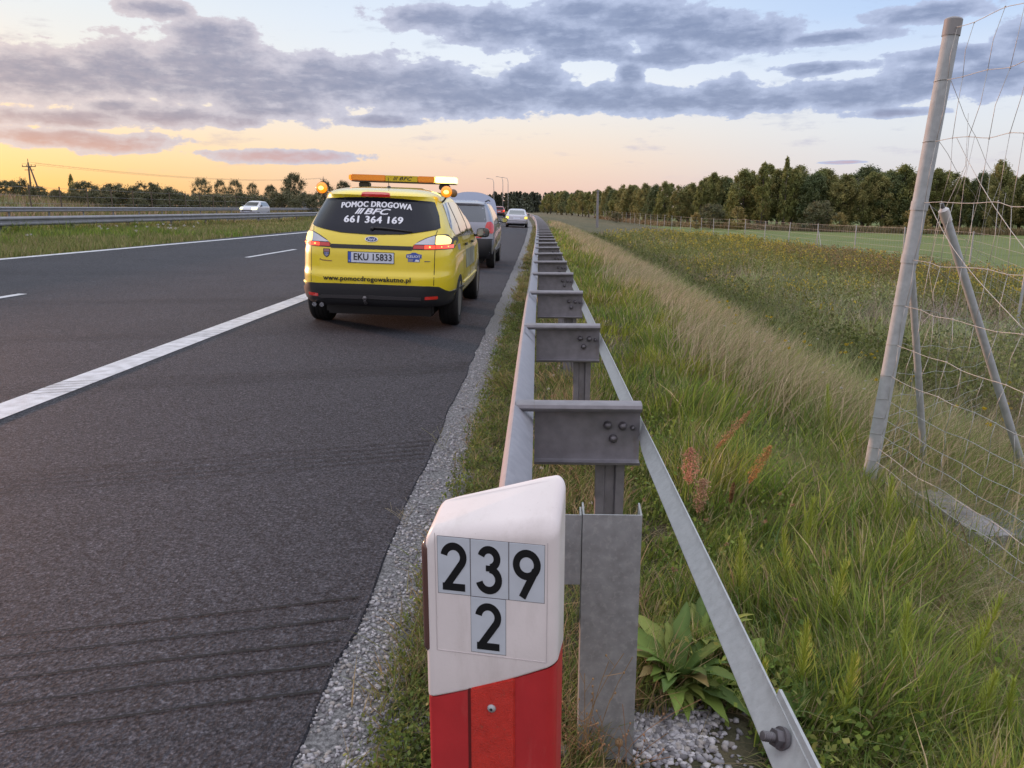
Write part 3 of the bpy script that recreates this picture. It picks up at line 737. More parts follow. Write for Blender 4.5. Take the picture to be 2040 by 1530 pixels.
class Car:
    def __init__(s, name, loc, yaw, roll, p, paint):
        s.root = empty(name, loc, (0, roll, yaw)); s.p = p; s.paint = paint
        s.body_mesh()
    def body_mesh(s):
        p = s.p; zs = np.array(p['z']); top = zs[-1]
        lv = np.concatenate([np.linspace(zs[0], p['belt'] - .08, 24), np.linspace(p['belt'] - .05, top - .14, 16), top - .14 * (1 - np.sin(np.linspace(.12, 1, 11) * math.pi / 2))])
        V_ = []; k = None
        for z in lv:
            w = float(interp_smooth(z, zs, p['w'], .03)); yr = float(interp_smooth(z, zs, p['yr'], .012)); yf = float(interp_smooth(z, zs, p['yf'], .02))
            if z > top - .14:
                pass
            rx, ry = min(p.get('rx', .34), w * .8), p.get('ry', .42); bow = p.get('bow', .07)
            rx2, ry2 = min(.5, w * .8), .55; L_ = max(.3, yf - yr)
            ry = min(ry, L_ * .35); ry2 = min(ry2, L_ * .35)
            pts = []
            for x in np.linspace(0, w - rx, 8)[:-1]: pts.append((x, yr + bow * (x / w) ** 2))
            xb = w - rx; yb = yr + bow * (xb / w) ** 2
            for t in np.linspace(0, 1, 11):
                a = t * math.pi / 2; n_ = 2.3
                pts.append((xb + rx * math.sin(a) ** (2 / n_), yb + ry * (1 - math.cos(a) ** (2 / n_))))
            y1 = pts[-1][1]; xf = w - rx2; yfe = yf - .12 * (xf / w) ** 2
            y2 = yfe - ry2
            for t in np.linspace(0, 1, 26)[1:-1]: pts.append((w, y1 + (y2 - y1) * t))
            for t in np.linspace(0, 1, 9):
                a = (1 - t) * math.pi / 2
                pts.append((xf + rx2 * math.sin(a) ** (2 / 2.2), yfe - ry2 * (1 - math.cos(a) ** (2 / 2.2))))
            for x in np.linspace(xf, 0, 7)[1:]: pts.append((x, yf - .12 * (x / w) ** 2))
            mid = (p['yr'][2] + max(p['yf'])) / 2; hl = (max(p['yf']) - p['yr'][2]) / 2
            R_ = []
            for x, y in pts:
                tp = 1 - p.get('tap', .045) * max(0, abs((y - mid) / hl)) ** 3
                R_.append((x * tp, y, z))
            full = R_ + [(-x, y, z) for x, y, z in R_[-2:0:-1]]
            k = len(full); V_ += full
        nl = len(lv)
        f = [(i * k + j, i * k + (j + 1) % k, (i + 1) * k + (j + 1) % k, (i + 1) * k + j) for i in range(nl - 1) for j in range(k)]
        m_ = MB(); m_.add(V_, f)
        h = k // 2
        for base, flip in ((0, True), ((nl - 1) * k, False)):   # close bottom and roof with strips
            for j in range(h):
                a, b_, c, d = base + j, base + j + 1, base + (k - j - 1) % k, base + (k - j) % k
                q_ = []
                for i in (a, b_, c, d):
                    if i not in q_: q_.append(i)
                if len(q_) >= 3: m_.f.append(tuple(q_)); m_.mi.append(0)
        me = m_.mesh('body', True)
        bm = bmesh.new(); bm.from_mesh(me); bmesh.ops.recalc_face_normals(bm, faces=bm.faces); bm.to_mesh(me); bm.free()
        s.bvh_full = BVHTree.FromPolygons([v.co[:] for v in me.vertices], [tuple(q_.vertices) for q_ in me.polygons])
        me.materials.append(s.paint); me.materials.append(M['black'])
        o = link('body', me, s.root); s.body = o
        # wheel arches
        ct = MB(); r_ = p['wr'] + .055
        for y in (p['rwy'], p['fwy']):
            for sd_ in (-1, 1):
                xo, xi = sd_ * 1.3, sd_ * (p['tx'] - .28)
                n = 40; th = np.arange(n) / n * 2 * math.pi
                V2 = [(xo, y + r_ * math.cos(a), p['wr'] + r_ * math.sin(a)) for a in th] + [(xi, y + r_ * math.cos(a), p['wr'] + r_ * math.sin(a)) for a in th]
                ct.add(V2, [(j, (j + 1) % n, n + (j + 1) % n, n + j) for j in range(n)] + [tuple(range(n))[::-1], tuple(range(n, 2 * n))])
        co = ct.build('arch_cutter', M['black'])
        co.data.materials.clear(); co.data.materials.append(s.paint); co.data.materials.append(M['black'])
        co.data.polygons.foreach_set('material_index', [1] * len(co.data.polygons))
        md = o.modifiers.new('b', 'BOOLEAN'); md.operation = 'DIFFERENCE'; md.object = co; md.solver = 'EXACT'
        try: md.material_mode = 'TRANSFER'
        except Exception: pass
        bpy.context.view_layer.update()
        dg = bpy.context.evaluated_depsgraph_get()
        me2 = bpy.data.meshes.new_from_object(o.evaluated_get(dg)); o.modifiers.clear()
        if len(me2.polygons) > 100:
            o.data = me2; me2.name = 'body'
        for pg in o.data.polygons:
            if pg.center.z < p['z'][0] + .14 and pg.center.y < .6 and pg.center.z < .33: pg.material_index = 1
        o.data.set_sharp_from_angle(angle=R(38))
        bpy.data.objects.remove(co)
    def cast(s, view, u, v, off):
        if view == 'rear': org, d = Vector((u, -3, v)), Vector((0, 1, 0))
        elif view == 'front': org, d = Vector((u, 9, v)), Vector((0, -1, 0))
        elif view == 'right': org, d = Vector((3, u, v)), Vector((-1, 0, 0))
        elif view == 'left': org, d = Vector((-3, u, v)), Vector((1, 0, 0))
        else: org, d = Vector((u, v, 4)), Vector((0, 0, -1))
        loc, n, i, dist = s.bvh_full.ray_cast(org, d)
        if loc is None: return None
        if n.dot(d) > 0: n = -n
        return loc + n * off, n
    def patch(s, name, view, poly, m_, off=.005, step=.05, depth=.02, parent=None, rnd=0):
        """piece of surface cut to a polygon seen from one side, wrapped onto the body and given thickness"""
        poly = [tuple(q_) for q_ in poly]
        if rnd:
            out = []
            for i in range(len(poly)):
                a, b_, c = np.array(poly[i - 1]), np.array(poly[i]), np.array(poly[(i + 1) % len(poly)])
                la, lc = np.linalg.norm(a - b_), np.linalg.norm(c - b_); ra = min(rnd, la * .45); rc = min(rnd, lc * .45)
                p0, p1 = b_ + (a - b_) / la * ra, b_ + (c - b_) / lc * rc
                for t in (0, .33, .67, 1): out.append(tuple((1 - t) ** 2 * p0 + 2 * t * (1 - t) * b_ + t * t * p1))
            poly = out
        bd = []
        for i in range(len(poly)):
            a, b_ = poly[i], poly[(i + 1) % len(poly)]; n = max(1, int(math.dist(a, b_) / step))
            for t in range(n): bd.append((a[0] + (b_[0] - a[0]) * t / n, a[1] + (b_[1] - a[1]) * t / n))
        P_ = np.array(bd); x0, z0 = P_.min(0); x1, z1 = P_.max(0)
        def inside(x, y):
            c = False; n = len(bd); j = n - 1
            for i in range(n):
                if (bd[i][1] > y) != (bd[j][1] > y) and x < (bd[j][0] - bd[i][0]) * (y - bd[i][1]) / (bd[j][1] - bd[i][1]) + bd[i][0]: c = not c
                j = i
            return c
        pts = list(bd)
        for gx in np.arange(x0 + step / 2, x1, step):
            for gz in np.arange(z0 + step / 2, z1, step):
                if inside(gx, gz) and min((gx - a) ** 2 + (gz - c) ** 2 for a, c in bd) > (step * .35) ** 2: pts.append((gx, gz))
        nb = len(bd)
        r_ = delaunay_2d_cdt([Vector(q_) for q_ in pts], [(i, (i + 1) % nb) for i in range(nb)], [list(range(nb))], 1, 1e-6)
        vs, es, fs = r_[0], r_[1], r_[2]
        top, bot, ok = [], [], []
        for v in vs:
            h = s.cast(view, v.x, v.y, off)
            if h is None: ok.append(False); top.append((0, 0, 0)); bot.append((0, 0, 0)); continue
            ok.append(True); top.append(tuple(h[0])); bot.append(tuple(h[0] - h[1] * depth))
        fs = [tuple(f) for f in fs if all(ok[i] for i in f)]
        if not fs: return None
        cnt = {}
        for f in fs:
            for i in range(len(f)):
                e = (f[i], f[(i + 1) % len(f)]); cnt[e] = 1
        n = len(vs)
        sk = [(a, b_, b_ + n, a + n) for (a, b_) in cnt if (b_, a) not in cnt]
        m2 = MB(); m2.add(top + bot, fs + sk)
        return m2.build(name, m_, parent or s.root, smooth=True, sharp=40)
    def text(s, txt, view, cx_, cz, wid, hgt, m_, off=.006, bold=.02, shear=0, arch=0, flip=False, parent=None, name='lettering', spacing=1.0, arcw=.4, thick=0):
        cu = bpy.data.curves.new('t', 'FONT'); cu.body = txt; cu.offset = bold; cu.resolution_u = 3; cu.space_character = spacing
        ob = bpy.data.objects.new('t', cu); COL.objects.link(ob); bpy.context.view_layer.update()
        me = bpy.data.meshes.new_from_object(ob.evaluated_get(bpy.context.evaluated_depsgraph_get()))
        bpy.data.objects.remove(ob)
        v = np.array([q_.co[:2] for q_ in me.vertices]); f = [tuple(q_.vertices) for q_ in me.polygons]
        v[:, 0] += shear * v[:, 1]
        mn, mx = v.min(0), v.max(0); v = (v - (mn + mx) / 2) / (mx - mn) * [wid, hgt]
        if flip: v[:, 0] *= -1
        m2 = MB()
        for q_, (ax_, az_) in enumerate([(0, 0)] + ([(1, 0), (-1, 0), (0, .8), (0, -.8), (.7, .6), (-.7, .6), (.7, -.6), (-.7, -.6)] if thick else [])):
            V_ = []
            for x, z in v:
                zz = cz + z - arch * (x / arcw) ** 2; h = s.cast(view, cx_ + x, zz, off + .0001 * q_)
                V_.append((h[0][0] + ax_ * thick * hgt, h[0][1], h[0][2] + az_ * thick * hgt) if h else (cx_ + x, 0, zz))
            m2.add(V_, f)
        return m2.build(name, m_, parent or s.root, fixn=False)
    def wheels(s, spokes=5):
        p = s.p; r_, w_ = p['wr'], p.get('tw', .22)
        first = None
        for y in (p['rwy'], p['fwy']):
            for sd_ in (-1, 1):
                if first is None:
                    wroot = empty('wheel'); wroot.parent = s.root
                    prof = [(r_ * .63, -w_ / 2 + .012), (r_ * .70, -w_ / 2), (r_ * .93, -w_ / 2), (r_ * .985, -w_ / 2 + .018), (r_, -w_ / 2 + .04)]
                    for g_ in (-.05, 0, .05):
                        prof += [(r_, g_ - .006), (r_ - .008, g_ - .005), (r_ - .008, g_ + .005), (r_, g_ + .006)]
                    prof += [(r_, w_ / 2 - .04), (r_ * .985, w_ / 2 - .018), (r_ * .93, w_ / 2), (r_ * .70, w_ / 2), (r_ * .63, w_ / 2 - .012)]
                    MB().lathe(prof, (0, 0, 0), 'x', 40).build('tyre', M['tyre'], wroot, smooth=True, sharp=35)
                    rm = MB().lathe([(.05, w_ / 2 - .05), (r_ * .3, w_ / 2 - .045)], (0, 0, 0), 'x', 20)
                    rm.lathe([(r_ * .64, w_ / 2 - .005), (r_ * .60, w_ / 2 - .012), (r_ * .58, w_ / 2 - .06), (r_ * .56, -w_ / 2 + .02)], (0, 0, 0), 'x', 36)
                    for i in range(spokes):
                        rm.box((w_ / 2 - .04, 0, 0), (.025, .07, r_ * 1.1 / 1), rot=(math.pi * i / spokes, 0, 0)) if False else None
                        a = 2 * math.pi * i / spokes
                        c_, s_ = math.cos(a), math.sin(a)
                        V_ = []
                        for rr, hw in ((.03, .04), (r_ * .60, .028)):
                            for dx in (w_ / 2 - .05, w_ / 2 - .025):
                                for h_ in (-hw, hw): V_.append((dx, rr * c_ - h_ * s_, rr * s_ + h_ * c_))
                        rm.add(V_, [(0, 1, 3, 2), (4, 6, 7, 5), (0, 4, 5, 1), (2, 3, 7, 6), (0, 2, 6, 4), (1, 5, 7, 3)])
                    rm.build('rim', M['rim'], wroot, smooth=True, sharp=30)
                    first = wroot
                    w = wroot
                else: w = copy_tree(first, s.root)
                w.location = (sd_ * p['tx'], y, r_); w.rotation_euler = (random.uniform(0, 1), 0, 0 if sd_ > 0 else math.pi)
        # dark underbody
        L_ = max(p['yf'])
        MB().box((0, L_ / 2 + .10, .255), (p['tx'] * 1.62, L_ * .83, .22), bev=.03).build('underbody', M['black'], s.root)
    def mirror(s, y, z, sd_=1, m_=None, w_=.20):
        m_ = m_ or M['gloss_black']
        x = float(np.interp(z, s.p['z'], s.p['w'])) - .01
        q_ = MB(); tmp = bmesh.new(); bmesh.ops.create_uvsphere(tmp, u_segments=16, v_segments=10, radius=1)
        V_ = np.array([v.co[:] for v in tmp.verts]); f = [tuple(v.index for v in f_.verts) for f_ in tmp.faces]; tmp.free()
        V_ = np.sign(V_) * np.abs(V_) ** .7 * [w_ / 2, .07, .072]; V_[:, 1] = np.maximum(V_[:, 1], -.035)
        q_.add(V_ + np.array([sd_ * (x + w_ / 2 + .05), y, z]), f)
        q_.tube([(sd_ * (x - .04), y + .02, z - .05), (sd_ * (x + .09), y + .01, z - .03)], .022, 8)
        o = q_.build('wing_mirror', m_, s.root, smooth=True, sharp=50)
        g_ = MB(); th = np.linspace(0, 2 * math.pi, 21)[:-1]
        V_ = [(sd_ * (x + w_ / 2 + .05) + np.sign(math.cos(a)) * abs(math.cos(a)) ** .6 * w_ * .42, y - .0365, z + np.sign(math.sin(a)) * abs(math.sin(a)) ** .6 * .055) for a in th]
        g_.add(V_, [tuple(range(20))]); g_.build('mirror_glass', M['mirror'], o)
M['mirror'] = mat('mirror_glass', (.30, .33, .34), .04, 1)

def uvs(c, r, sq=(1, 1, 1), n=16):
    tmp = bmesh.new(); bmesh.ops.create_uvsphere(tmp, u_segments=n, v_segments=n // 2 + 1, radius=r)
    V_ = np.array([v.co[:] for v in tmp.verts]) * np.array(sq) + np.array(c); f = [tuple(v.index for v in f_.verts) for f_ in tmp.faces]; tmp.free()
    return V_, f

def road_pose(X, Y): return (X, Y, road_z(X))
yellow = mat('yellow_paint', (.88, .68, .02), .34, coat=1.0, var=.03, scale=3)
mpv = dict(z=[.31, .33, .37, .50, .655, .70, .90, 1.00, 1.10, 1.20, 1.32, 1.42, 1.49, 1.545, 1.59, 1.63, 1.655],
           w=[.85, .875, .905, .925, .93, .928, .922, .905, .885, .855, .80, .75, .715, .69, .645, .52, .33],
           yr=[.10, .05, .015, .0, .0, .028, .035, .055, .09, .145, .23, .30, .345, .30, .40, .72, 1.3],
           yf=[4.55, 4.62, 4.70, 4.73, 4.70, 4.66, 4.35, 3.95, 3.62, 3.42, 3.12, 2.84, 2.62, 2.42, 2.22, 1.95, 1.75],
           belt=1.02, wr=.325, tx=.80, rwy=.98, fwy=3.83, tw=.235, rx=.40, ry=.62, bow=.075, tap=.075)
def yellow_car():
    X, Y = -1.913, 8.62
    c = Car('assistance_van', road_pose(X, Y), 0, .033, mpv, yellow); g = c.root
    tag(g, 'yellow roadside assistance people carrier with amber beacon bar, registration EKU 15833', 'van')
    c.wheels(5)
    # rear window and what is on it
    win = [(-.735, 1.195), (-.70, 1.33), (-.635, 1.478), (-.60, 1.490), (-.3, 1.512), (0, 1.518), (.3, 1.512), (.60, 1.490), (.635, 1.478), (.70, 1.33), (.735, 1.195), (.70, 1.178), (.55, 1.150), (.35, 1.118), (0, 1.105), (-.35, 1.118), (-.55, 1.150), (-.70, 1.178)]
    w = c.patch('rear_window', 'rear', win, M['glass'], off=.008, step=.03)
    c.text('POMOC DROGOWA', 'rear', .015, 1.432, .80, .060, M['white_letter'], off=.013, bold=0, thick=.075, spacing=1.08, arch=.022, parent=w, arcw=.4)
    c.text('III', 'rear', -.165, 1.352, .105, .062, M['white_letter'], off=.013, bold=0, thick=.07, shear=.55, parent=w)
    c.text('BFC', 'rear', .035, 1.352, .29, .062, M['white_letter'], off=.013, bold=0, thick=.07, shear=.35, parent=w)
    c.text('661 364 169', 'rear', .0, 1.262, .66, .072, M['white_letter'], off=.013, bold=0, thick=.065, spacing=1.06, parent=w)
    wp = MB(); 
    pa = [c.cast('rear', x, z, .022)[0][:] for x, z in ((.02, 1.172), (.12, 1.170), (.28, 1.158), (.45, 1.142))]
    wp.tube(pa, [.012, .015, .010, .006], 6); pa = [c.cast('rear', x, z, .012)[0][:] for x, z in ((.0, 1.165), (.2, 1.155), (.46, 1.138))]; wp.tube(pa, .006, 5)
    V_, f = uvs(c.cast('rear', .0, 1.166, .015)[0][:], .024); wp.add(V_, f); wp.build('wiper', M['black'], g, smooth=True)
    c.patch('high_stop_lamp', 'rear', [(-.17, 1.528), (-.155, 1.562), (-.10, 1.568), (.10, 1.568), (.155, 1.562), (.17, 1.528)], M['redlens'], off=.010, step=.03, rnd=.01)
    # lamps either side
    for sg in (-1, 1):
        mk = lambda pts: [(x * sg, z) for x, z in (pts if sg > 0 else pts[::-1])]
        lr = c.patch('tail_lamp', 'rear', mk([(.452, .955), (.875, .962), (.885, 1.03), (.872, 1.09), (.80, 1.128), (.70, 1.124), (.60, 1.088), (.52, 1.045), (.46, .995)]), M['black'], off=.004, step=.03, rnd=.012)
        c.patch('clear_lens', 'rear', mk([(.478, 1.013), (.692, 1.013), (.692, 1.112), (.60, 1.078), (.53, 1.04)]), M['clearlens'], off=.010, step=.025, parent=lr, rnd=.008)
        c.patch('indicator', 'rear', mk([(.702, 1.013), (.84, 1.016), (.845, 1.06), (.82, 1.095), (.78, 1.114), (.702, 1.114)]), M['amberlit'], off=.011, step=.025, parent=lr, rnd=.014)
        c.patch('reflector_lens', 'rear', mk([(.468, .966), (.585, .966), (.585, 1.006), (.474, 1.006)]), M['redlens'], off=.010, step=.025, parent=lr)
        c.patch('brake_light', 'rear', mk([(.590, .966), (.698, .966), (.698, 1.006), (.590, 1.006)]), M['redlit'], off=.010, step=.025, parent=lr)
        c.patch('brake_light', 'rear', mk([(.704, .968), (.866, .970), (.866, 1.008), (.704, 1.006)]), M['redlit'], off=.010, step=.025, parent=lr)
        for bx, bz in ((.645, .987), (.76, .988), (.82, .990)):
            h = c.cast('rear', bx * sg, bz, .012)
            if h: V_, f = uvs(h[0][:], .010 if bx < .7 else .007); MB().add(V_, f).build('bulb', M['redhot'], lr, smooth=True)
        c.patch('bumper_reflector', 'rear', mk([(.60, .405), (.725, .408), (.73, .442), (.605, .440)]), M['redlens'] if sg > 0 else M['redlens'], off=.022, step=.03, rnd=.008)
    c.patch('tailgate_strip', 'rear', [(-.455, .948), (.455, .948), (.455, .992), (-.455, .992)], M['black'], off=.006, step=.04)
    # plate in its recess
    pl = c.patch('number_plate', 'rear', [(-.262, .792), (.262, .792), (.262, .918), (-.262, .918)], M['black'], off=.006, step=.05)
    c.patch('plate_face', 'rear', [(-.222, .799), (.256, .799), (.256, .911), (-.222, .911)], M['plate_white'], off=.010, step=.05, parent=pl)
    c.patch('plate_band', 'rear', [(-.256, .799), (-.2225, .799), (-.2225, .911), (-.256, .911)], M['plate_blue'], off=.010, step=.05, parent=pl)
    c.text('EKU 15833', 'rear', .022, .862, .425, .072, M['black_letter'], off=.0135, bold=0, thick=.022, parent=pl)
    c.text('PL', 'rear', -.239, .815, .018, .014, M['white_letter'], off=.0135, bold=.02, parent=pl)
    c.text('www.pomocdrogowakutno.pl', 'rear', -.045, .612, .985, .066, M['black_letter'], off=.011, bold=0, thick=.035, spacing=1.06)
    # maker's oval, stickers
    ov = [(.072 * math.cos(a), 1.055 + .030 * math.sin(a)) for a in np.linspace(0, 2 * math.pi, 25)[:-1]]
    e0 = c.patch('maker_badge', 'rear', ov, M['chrome'], off=.008, step=.02)
    ov = [(.064 * math.cos(a), 1.055 + .025 * math.sin(a)) for a in np.linspace(0, 2 * math.pi, 25)[:-1]]
    c.patch('badge_face', 'rear', ov, mat('badge_blue', (.012, .03, .16), .2, coat=.8), off=.011, step=.02, parent=e0)
    c.text('Ford', 'rear', 0, 1.055, .082, .030, M['white_letter'], off=.0135, bold=.01, shear=.25, parent=e0)
    bl = mat('sticker_blue', (.06, .10, .38), .4); gr = mat('sticker_grey', (.28, .28, .38), .4); br = mat('sticker_brown', (.20, .08, .05), .4)
    sb = c.patch('round_sticker', 'rear', [(.395, .865), (.395, .905), (.44, .912), (.462, .925), (.50, .925), (.525, .912), (.565, .905), (.565, .865), (.545, .862), (.545, .822), (.415, .822), (.415, .862)], bl, off=.003, step=.03)
    c.text('KELIOT', 'rear', .48, .882, .145, .026, M['white_letter'], off=.0055, bold=.02, parent=sb)
    c.patch('sticker_patch', 'rear', [(.42, .826), (.465, .826), (.475, .855), (.42, .855)], gr, off=.0045, step=.03, parent=sb)
    c.patch('sticker_patch', 'rear', [(.49, .826), (.54, .826), (.535, .846), (.50, .852)], M['white_letter'], off=.0045, step=.03, parent=sb)
    c.patch('trim_badge', 'rear', [(.595, .826), (.655, .826), (.658, .834), (.598, .836)], M['bolt'], off=.004, step=.03)
    sh = c.patch('shield_sticker', 'rear', [(-.545, .938), (-.545, .885), (-.535, .862), (-.507, .840), (-.479, .862), (-.469, .885), (-.469, .938)], M['seam'], off=.003, step=.02)
    c.patch('shield_top', 'rear', [(-.538, .932), (-.538, .905), (-.476, .905), (-.476, .932)], mat('sticker_mauve', (.34, .16, .17), .4), off=.0045, step=.02, parent=sh)
    c.patch('shield_field', 'rear', [(-.535, .90), (-.530, .868), (-.507, .850), (-.484, .868), (-.479, .90)], gr, off=.0045, step=.02, parent=sh)
    for ex in (-.522, -.492): c.patch('shield_mark', 'rear', [(ex - .008, .893), (ex - .008, .882), (ex + .008, .882), (ex + .008, .893)], bl, off=.006, step=.02, parent=sh)
    c.patch('sticker_stroke', 'rear', [(-.590, .815), (-.560, .806), (-.445, .800), (-.445, .808), (-.56, .815), (-.585, .828)], br, off=.003, step=.03)
    # tailgate seams
    for sg in (-1, 1):
        for a, b_ in (((.700, .56), (.703, .955)), ((.700, 1.125), (.712, 1.172))):
            q_ = [(a[0] * sg - .0035, a[1]), (a[0] * sg + .0035, a[1]), (b_[0] * sg + .0035, b_[1]), (b_[0] * sg - .0035, b_[1])]
            c.patch('panel_gap', 'rear', q_, M['seam'], off=.0012, step=.04, depth=.004)
    # unpainted lower bumper
    bp = [(-.70, .552), (-.40, .560), (0, .563), (.40, .560), (.66, .556), (.745, .545), (.80, .505), (.845, .478), (.925, .478), (.925, .36), (.86, .328), (.5, .320), (0, .318), (-.5, .320), (-.80, .330), (-.88, .36), (-.925, .42), (-.925, .42), (-.88, .47), (-.80, .50), (-.745, .545)]
    c.patch('lower_bumper', 'rear', bp, M['black'], off=.018, step=.035, depth=.03)
    c.patch('bumper_ledge', 'rear', [(-.60, .405), (-.56, .428), (0, .438), (.56, .430), (.56, .395), (0, .400), (-.56, .392)], mat('grey_plastic', (.045, .042, .045), .4), off=.030, step=.05, depth=.03)
    for sg, nm in ((1, 'right'), (-1, 'left')):
        c.patch('sill_trim', nm, [(1.42, .30), (3.40, .30), (3.40, .24), (1.42, .24)], M['black'], off=.010, step=.15)
        ws = c.patch('side_windows', nm, [(.62, 1.20), (.80, 1.10), (2.2, 1.085), (3.15, 1.075), (3.42, 1.085), (2.95, 1.32), (2.55, 1.455), (1.9, 1.50), (1.1, 1.49), (.80, 1.46)], M['sideglass'], off=.004, step=.10)
        for yy in (1.28, 2.20):
            c.patch('pillar', nm, [(yy, 1.09), (yy + .07, 1.09), (yy + .03, 1.49), (yy - .03, 1.49)], M['gloss_black'], off=.008, step=.08, parent=ws)
        c.patch('window_trim', nm, [(.80, 1.085), (3.42, 1.060), (3.42, 1.073), (.80, 1.098)], M['chrome'], off=.010, step=.15, parent=ws)
        for yy in (1.50, 2.38):
            c.patch('door_handle', nm, [(yy, .955), (yy + .17, .955), (yy + .17, .985), (yy, .985)], M['seam'], off=.030, step=.05)
        for y0 in (1.36, 2.27, 3.22):
            c.patch('panel_gap', nm, [(y0, .32), (y0 + .006, .32), (y0 + .006, 1.07), (y0, 1.07)], M['seam'], off=.0015, step=.1, depth=.004)
        c.patch('rubbing_strip', nm, [(1.40, .485), (3.30, .485), (3.30, .505), (1.40, .505)], mat('pale_yellow', (.70, .60, .20), .4), off=.014, step=.15)
        c.patch('door_lettering', nm, [(1.6, .66), (2.9, .66), (2.9, .90), (1.6, .90)], mat('faded_lettering', (.23, .25, .18), .5, var=.5, scale=5), off=.003, step=.15)
        c.mirror(3.14, 1.075, sg)
        c.patch('side_sticker', nm, [(.86, .93), (1.02, .93), (1.06, 1.0), (.84, 1.0)], gr, off=.004, step=.05)
    # windscreen seen only from other positions
    c.patch('windscreen', 'front', [(-.70, 1.06), (.70, 1.06), (.62, 1.45), (-.62, 1.45)], M['glass'], off=.005, step=.1)
    for sg in (-1, 1): c.patch('headlight', 'front', [(sg * .45, .70), (sg * .80, .72), (sg * .82, .82), (sg * .55, .80)], M['clearlens'], off=.006, step=.06)
    # beacon bar on the roof
    b0 = empty('beacon_bar', (0, 2.25, 1.768)); b0.parent = g
    def rb(x0, x1, z0, z1, y, nm, m_, par=b0, bev=.012):
        return MB().box(((x0 + x1) / 2, 0, (z0 + z1) / 2), (x1 - x0, y, z1 - z0), bev=bev).build(nm, m_, par, smooth=True, sharp=40)
    rb(-.71, .71, -.035, -.022, .27, 'base', M['black'], bev=.004)
    rb(-.715, -.245, -.022, .060, .28, 'amber_lens', M['amber'])
    rb(-.243, .195, -.020, .058, .27, 'name_panel', mat('sign_yellow', (.50, .40, .02), .3, var=.08, scale=120), bev=.004)
    rb(.197, .43, -.022, .060, .28, 'amber_lens', M['amber'])
    rb(.431, .715, -.022, .060, .28, 'flashing_section', M['amberhot'])
    rb(-.75, -.716, -.020, .056, .25, 'end_cap', M['amberglow'])
    for x in (-.55, .55):
        MB().box((x, 0, -.075), (.14, .16, .07), bev=.01).build('mounting_foot', M['black'], b0)
    for txt, cx_, wd, shr in (('III', -.105, .07, .55), ('BFC', .035, .18, .35)):
        cu = bpy.data.curves.new('t', 'FONT'); cu.body = txt; cu.offset = .03; cu.shear = 0; cu.resolution_u = 3; cu.space_character = 1.12
        ob = bpy.data.objects.new('t', cu); COL.objects.link(ob); bpy.context.view_layer.update()
        me = bpy.data.meshes.new_from_object(ob.evaluated_get(bpy.context.evaluated_depsgraph_get())); bpy.data.objects.remove(ob)
        v = np.array([q_.co[:2] for q_ in me.vertices]); f = [tuple(q_.vertices) for q_ in me.polygons]; v[:, 0] += shr * v[:, 1]
        mn, mx = v.min(0), v.max(0); v = (v - (mn + mx) / 2) / (mx - mn) * [wd, .048]
        MB().add([(cx_ + x, -.1365, .020 + z) for x, z in v], f).build('lettering', M['black_letter'], b0, fixn=False)
    # aerial
    MB().tube([(.03, .95, 1.64), (.03, .93, 1.70), (.03, .90, 1.76)], .004, 6).tube([(.03, .95, 1.635), (.03, .95, 1.66)], [.03, .016], 10).build('aerial', M['black'], g)
    # round amber lamps on stalks at the roof corners
    for sg in (-1, 1):
        bb = empty('round_beacon', (sg * .75, .80, 1.612)); bb.parent = g
        MB().lathe([(.0001, -.045), (.03, -.043), (.055, -.028), (.064, -.005), (.064, .012), (.05, .03), (.0001, .03)], (0, 0, 0), 'y', 24).build('lens', M['amberglow'], bb, smooth=True, sharp=60)
        V_, f = uvs((0, -.040, -.004), .030, (1.1, .35, .85)); MB().add(V_, f).build('bulb', mat('beacon_core', (1, .7, .2), .3, emit=(1, .58, .12), es=3.2), bb, smooth=True)
        MB().lathe([(.067, -.006), (.069, .0), (.067, .014), (.05, .04), (.0001, .045)], (0, 0, 0), 'y', 24).build('housing', M['amber'], bb, smooth=True)
        MB().tube([(0, .02, -.05), (-sg * .03, .02, -.10), (-sg * .07, .02, -.135)], .011, 8).build('stalk', M['black'], bb)
    MB().lathe([(.0001, -.04), (.05, -.04), (.06, 0), (.05, .04), (.0001, .04)], (.60, 2.9, 1.63), 'y', 18).build('front_beacon_back', mat('beacon_brown', (.20, .12, .07), .5), g, smooth=True)
    # tow ball and exhausts
    MB().tube([(-.05, .10, .34), (-.05, -.03, .345), (-.05, -.07, .375), (-.05, -.075, .40)], .014, 8).build('tow_bar', M['bolt'], g, smooth=True)
    V_, f = uvs((-.05, -.075, .412), .026); MB().add(V_, f).build('tow_ball', M['bolt'], g, smooth=True)
    for x in (-.66, -.575):
        MB().lathe([(.022, -.03), (.026, -.03), (.026, .25), (.022, .25)], (x, .09, .305), 'y', 16).build('exhaust_pipe', M['chrome'], g, smooth=True, sharp=40)
    c.patch('side_reflector', 'rear', [(-.86, .535), (-.80, .535), (-.80, .548), (-.86, .548)], M['amberlit'], off=.012, step=.02)  # not a lamp: emission gives this bumper-edge strip an amber glow
yellow_car()

